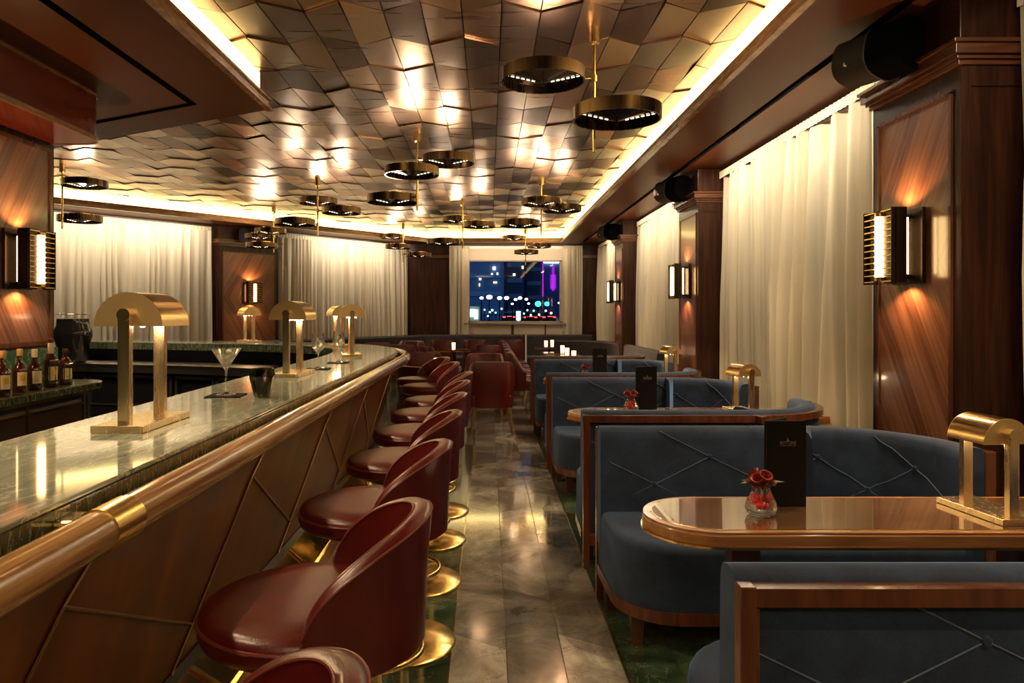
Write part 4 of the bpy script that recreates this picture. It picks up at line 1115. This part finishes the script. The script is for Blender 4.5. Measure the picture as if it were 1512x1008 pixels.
tbs = [(-.66, 9.3, 'small dark table behind the bar stools, closest one with a candle'),
       (-.66, 13.9, 'small dark table with a candle in the middle of the far seating'),
       (1.22, 10.95, 'small table nearest in the right hand candle row'),
       (1.22, 11.8, 'small table second in the right hand candle row'),
       (1.22, 12.65, 'small table third in the right hand candle row'),
       (1.25, 14.95, 'small table furthest in the right hand candle row'),
       (.4, 16.0+.02, 'small table before the far banquette in the middle')]
for x, y, L in tbs[:6]: place(SM, SMU, (x, y, 0), 0, L)
for x, y, L in ((-.66, 9.22, 'candle on the table behind the bar stools, largest of the candles'), (-.67, 13.85, 'candle on the middle table of the far seating'),
                (1.27, 10.95, 'nearest candle of the right hand candle row'), (1.26, 11.8, 'second candle of the right hand candle row'),
                (1.27, 12.65, 'third candle of the right hand candle row'), (1.15, 14.75, 'candle on the furthest small table, one of two, nearer the aisle'), (1.30, 15.05, 'candle on the furthest small table, one of two, nearer the window wall')):
    place(CN, CNU, (x, y, .7505), 0, L)
# ---------------------------------------------------------------- banquettes
def banquette(path, L, ht=.93):
    r = empty('banquette'); tag(r, L, 'banquette', 'dark upholstered banquettes')
    # path runs with the seat to its left
    MB().sweep(path, [(0, .12), (0, ht-.02), (.02, ht), (.07, ht), (.10, ht-.03), (.12, .45), (.12, .12)]).build('back_cushion', VELVETDK, r, smooth=True, angle=40)
    MB().sweep(path, [(.10, .14), (.10, .44), (.12, .465), (.52, .465), (.56, .43), (.56, .14)]).build('seat_cushion', VELVETDK, r, smooth=True, angle=40)
    MB().sweep(path, [(.04, 0), (.04, .14), (.50, .14), (.50, 0)]).build('plinth', LEGWOOD, r)
    MB().sweep(path, [(-.012, ht-.03), (-.012, ht+.006), (.012, ht+.006), (.012, ht-.03)]).build('top_rail', LEGWOOD, r)
    return r
banquette([(2.36, 16.8), (.85, 16.8)], 'dark banquette under the city window, booth side of the centre gap')
banquette([(.78, 16.8), (-1.55, 16.8)]+[dw(.6, .62), dw(2, .62), dw(5, .62), dw(8.5, .62)], 'long dark banquette bending along the far wall and slanted curtains')
banquette([(2.42, 10.1), (2.41, 12.8), (2.36, 13.4), (2.18, 13.95), (1.85, 14.3), (1.30, 14.42)], 'dark curved banquette on the window wall behind the right hand candle row', .90)
o = MB().box(.80, .835, 16.18, 16.25, 0, .95).build('partition_post', plain('white_post', (.75, .7, .6), .4)); tag(o, 'thin white upright post in the gap between the far banquettes', 'post')

# ---------------------------------------------------------------- pendants
def disc_part(root, x, y, z, R, sx, sy):
    """one drum hung beside the stem at (sx, sy)"""
    H = .075*R/.26
    d = MB().lathe([(R, -H/2), (R, H/2), (R-.012, H/2), (R-.012, H/2-.012), (.10, H/2-.012), (.10, H/2-.02), (R-.012, H/2-.02), (R-.012, -H/2), (R, -H/2)], 56, (x, y, z), cap=False); 
    # closed ring section: lathe of an open top plate
    dr = d.build('drum', BRONZE, root, smooth=True, angle=40)
    MB().lathe([(R-.012, H*.25), (.03, -H*.50), (.008, -H*.56), (.008, -H*.85), (1e-5, -H*.87)], 48, (x, y, z), cap=False).build('inner_cone', plain('inner_dark', (.03, .018, .010), .12, .6) if 'inner_dark' not in MATS else MATS['inner_dark'], dr, smooth=True)
    MB().lathe([(R*.62, H/2), (R*.62, H/2+.022), (R*.60, H/2+.022), (R*.60, H/2), (R*.62, H/2)], 40, (x, y, z), cap=False).build('top_collar', BRASS, dr, smooth=True)
    MB().lathe([(1e-5, 0), (.085, 0), (.085, .006), (1e-5, .006)], 24, (x, y, z+H/2+.002)).build('uplight_lens', GLOW, dr)
    for a in (176, 8):
        m = MB(); A = math.radians(a)
        for k in range(6):
            r0 = R*(.20+.125*k); r1 = r0+R*.075
            zz = lambda q: z+H*.25-(1-q/R)*H*.84+.001
            p0 = (x+r0*math.cos(A), y+r0*math.sin(A), zz(r0)-.004); p1 = (x+r1*math.cos(A), y+r1*math.sin(A), zz(r1)-.004); m.cyl(p0, p1, .0026, n=6)
        m.build('slit_light', SLIT, dr)
    a = Vector((x-sx, y-sy, 0)); Ld = a.length; a.normalize()
    p0 = Vector((sx, sy, z)); p1 = p0+a*max(.02, Ld-R+.005)
    MB().cyl(p0, p1, .009, n=10).cyl(p0-Vector((0, 0, .02)), p0+Vector((0, 0, .02)), .02, n=16).build('arm', BRASS, root, smooth=True)
def pendant(su, v_top, discs, label):
    Y = (CZ-.01-EYE)*F/(CY-v_top); X = (su-CX)*Y/F
    r = empty('pendant_light', (X, Y, CZ-.005)); tag(r, label, 'ceiling light', 'bronze disc pendant lights')
    zt = 0; zb = 2.475-CZ
    MB().cyl((0, 0, zb), (0, 0, 0), .011, n=14).build('stem', BRASS, r, smooth=True)
    MB().lathe([(1e-5, -.115), (.020, -.115), (.026, -.11), (.036, -.105), (.036, 0), (1e-5, 0)], 24).build('ceiling_canopy', BRASS, r, smooth=True)
    for u, v, sg, dist in discs:
        dx = (u-su)*Y/F
        for _ in range(4):
            dy = sg*math.sqrt(max(0, dist*dist-dx*dx)); dx = (u-CX)*(Y+dy)/F-X
        z = EYE-(v-CY)*(Y+dy)/F
        disc_part(r, dx, dy, z-CZ+.005, .26, 0, 0)
    return r
pendant(877, 40, [(802, 112, -1, .33), (911, 168, -1, .31)], 'largest bronze pendant of two discs, nearest to the camera over the booths')
pendant(616, 194, [(608, 253, -1, .31), (662, 236, 1, .31), (580, 294, 1, .31)], 'three-disc pendant in the middle of the ceiling, above the bar stools')
pendant(469, 262, [(470, 297, 1, .28), (504, 311, -1, .31), (436, 328, -1, .34)], 'three-disc pendant over the bar, above its second and third lamps')
pendant(404, 305, [(399, 341, -1, .3), (384, 349, 1, .3), (386, 362, -1, .31)], 'pendant crossing the slanted wall, beside the loudspeaker')
pendant(92, 242, [(125, 271, -1, .31), (118, 323, 1, .31)], 'pendant at the edge of the bar wall, over the bottles')
pendant(683, 294, [(676, 324, 1, .3), (708, 332, -1, .31), (655, 357, -1, .34)], 'three-disc pendant over the aisle before the city window')
pendant(799, 261, [(799, 298, -1, .28), (830, 308, 1, .33), (768, 330, -1, .33)], 'three-disc pendant beside the cove light over the third booth')
pendant(595, 330, [(579, 349, 1, .33), (588, 364, -1, .28), (618, 376, 1, .34)], 'small-looking pendant before the slanted curtain end')
pendant(776, 338, [(758, 351, 1, .33), (796, 363, 1, .33), (777, 372, -1, .28)], 'small-looking pendant overlapping the city window')

# ---------------------------------------------------------------- the night city outside
CITYB = plain('city_facade_blue', (.10, .20, .34), .7); CITYD = plain('city_dark', (.035, .07, .14), .7); CITY2 = plain('city_blue', (.10, .18, .55), .7); BALC = plain('balcony', (.15, .28, .42), .5)
def win_light(c, s): return emis('lit_%d' % len(MATS), c, s)
WL1 = win_light((1., .85, .6), 1.2); WHITEL = win_light((1., .97, .85), 4.); GREENL = win_light((.03, .95, .60), 3.); PURP = win_light((.42, .02, .65), .55); REDL = win_light((1., .06, .05), 3.); CYANL = win_light((.35, .8, 1.), 2.)
def opx(u, v, Y): return ((u-CX)*Y/F, EYE-(v-CY)*Y/F)
c8 = lambda x, y: (660+x/6.952, 355+y/6.952)
def building(u0, u1, v0, Y, depth, label, mat, lits=(), grid=True):
    x0, z1 = opx(u0, v0, Y); x1, _ = opx(u1, v0, Y); xc = (x0+x1)/2
    r = empty('building', (xc, Y, 0)); tag(r, label, 'building', 'night city buildings')
    MB().box(x0-xc, x1-xc, 0, depth, 0, z1).build('tower_wall', mat, r)
    if grid:
        m = MB()
        for k in range(max(2, int(z1/3.2))): m.box(x0-xc+.4, x1-xc-.4, -.3, 0, k*3.2+1.0, k*3.2+1.9)
        m.build('balcony_band', BALC, r)
    for u, v, w_, h_, mt in lits:
        x, z = opx(u, v, Y-.35); x -= xc; MB().box(x-w_, x+w_, -.36, -.31, z-h_, z+h_).build('lit_window', mt, r)
    return r
building(668, 744, 330, 130, 20, 'broad blue apartment tower on the bar side of the city window', CITYB, [(*c8(485, 285), .22, .25, WHITEL), (*c8(462, 343), .16, .16, WL1), (*c8(518, 340), .16, .2, WL1), (*c8(485, 430), .16, .16, WL1), (*c8(505, 430), .16, .16, WL1), (*c8(340, 395), .2, .2, WL1), (*c8(333, 455), .12, .25, WL1)])
building(746, 774, 335, 150, 20, 'narrow dark blue tower in the middle of the city window', CITYD, [(*c8(690, 350), .25, .25, WL1), (*c8(777, 275), .2, .3, WL1)])
building(776, 801, 350, 165, 15, 'black tower with a purple lit edge', CITYD, [(*c8(985, 385), .16, 4.2, PURP)])
building(803, 860, 384, 200, 20, 'blue building with purple glow and white roof light', CITY2, [(*c8(1090, 422), .75, 1.9, PURP), (*c8(1090, 385), .35, 3.4, PURP), (*c8(1090, 214), 5.6, .4, WHITEL)], grid=False)
building(690, 708, 452, 75, 5, 'low bright shop front at the foot of the blue tower', plain('pale_shop', (.5, .55, .45), .6), [(696, 462, .35, .4, win_light((.75, 1., .8), .9)), (703, 464, .2, .5, win_light((.8, .95, .8), .9))], grid=False)
words_ = ['first', 'second', 'third', 'fourth', 'fifth', 'sixth', 'seventh', 'eighth', 'ninth', 'tenth']
for k, (x, y, rr) in enumerate([(355, 590, .16), (435, 580, .26), (540, 590, .20), (612, 590, .21), (670, 650, .11), (705, 605, .15), (750, 590, .17), (815, 602, .14), (838, 647, .10), (1150, 640, .10)]):
    u, v = c8(x, y); Y_ = 60+(k % 2)*3; X, Z = opx(u, v, Y_)
    r = empty('street_lamp', (X, Y_, 0)); tag(r, '%s white street lamp of the row outside the city window, from the bar side' % words_[k], 'street lamp', 'street lamps outside')
    MB().cyl((0, 0, 0), (0, 0, Z), .04, n=8).build('pole', BLACK, r); MB().sphere((0, 0, Z), rr, 14, .7).build('lamp_head', WHITEL, r, smooth=True)
for k, (x, y, rr) in enumerate(((935, 650, .24), (1025, 650, .20))):
    u, v = c8(x, y); X, Z = opx(u, v, 57+k*3); r = empty('traffic_light', (X, 57+k*3, 0)); tag(r, ('larger' if k == 0 else 'smaller')+' green traffic light glowing outside the city window', 'traffic light', 'green traffic lights')
    MB().cyl((0, 0, 0), (0, 0, Z), .06, n=8).build('pole', BLACK, r); MB().sphere((0, 0, Z), rr, 14, .9).build('signal_lens', GREENL, r, smooth=True)
def car(u, Y, L):
    X, z = opx(u, 460, Y); r = empty('car', (X, Y, 0)); tag(r, L, 'car', 'cars with lights outside'); W = 1.8
    MB().box(-W/2, W/2, 0, 4, .25, .95).box(-W*.4, W*.4, .6, 3., .95, 1.45).build('car_body', BLACKGLOSS, r, bevel=.1)
    for s in (-1, 1):
        for y in (.8, 3.1): MB().cyl((s*.78, y, .32), (s*.92, y, .32), .32, n=16).build('wheel', BLACK, r)
        MB().box(s*W*.38-W*.1, s*W*.38+W*.1, -.03, .01, .68, .82).build('tail_light', REDL, r)
    MB().box(-W*.2, W*.2, -.02, .01, .80, .86).build('light_bar', REDL, r)
car(783, 92, 'dark car with red tail lights, first of the three in the city window'); car(796.5, 99, 'dark car with red tail lights, middle of the three outside'); car(811, 94, 'dark car with red tail lights, last of the three, booth side'); car(752, 96, 'lone car with red lights below the street lamps')
X, Z = opx(765.5, 466, 40); o = MB().box(-.12, .12, 0, .1, Z-.25, Z+.25).box(-.04, .04, .02, .08, 0, Z-.25).build('lit_sign', win_light((.5, .95, 1.), 1.8), loc=(X, 40, 0)); tag(o, 'pale blue lit sign at street level outside the window', 'sign')
sl_ = ['white', 'cyan', 'cyan', 'white', 'cyan', 'cyan', 'cyan', 'white', 'white', 'amber', 'amber', 'white', 'white']
for k, (x, y, mt) in enumerate(((465, 715, WHITEL), (500, 740, CYANL), (440, 735, CYANL), (560, 700, WHITEL), (825, 715, CYANL), (890, 720, CYANL), (790, 750, CYANL), (1015, 720, WHITEL), (1070, 745, WHITEL), (385, 710, WL1), (420, 775, WL1), (860, 765, WHITEL), (945, 760, WHITEL))):
    u, v = c8(x, y); Y_ = 48+(k*5 % 8); X, Z = opx(u, v, Y_); r = empty('bollard_light', (X, Y_, 0)); tag(r, 'tiny %s street level light in the city window, %s from the bar side' % (sl_[k], (words_+['eleventh', 'twelfth', 'thirteenth'])[sorted(range(13), key=lambda q: (465, 500, 440, 560, 825, 890, 790, 1015, 1070, 385, 420, 860, 945)[q]).index(k)]), 'light', 'small street lights outside')
    MB().cyl((0, 0, 0), (0, 0, Z), .02, n=6).build('post', BLACK, r); MB().sphere((0, 0, Z), .07, 10).build('lamp_head', mt, r, smooth=True)
o = S_(MB().box(-60, 60, 18, 220, -.2, 0).build('ground_outside', plain('asphalt', (.02, .03, .04), .3)))
area('tower_fill', (0, 66, 30), (math.radians(70), 0, 0), 60, 20, 8000, (.22, .5, 1.0))  # unseen blue area light added so the tower fronts show
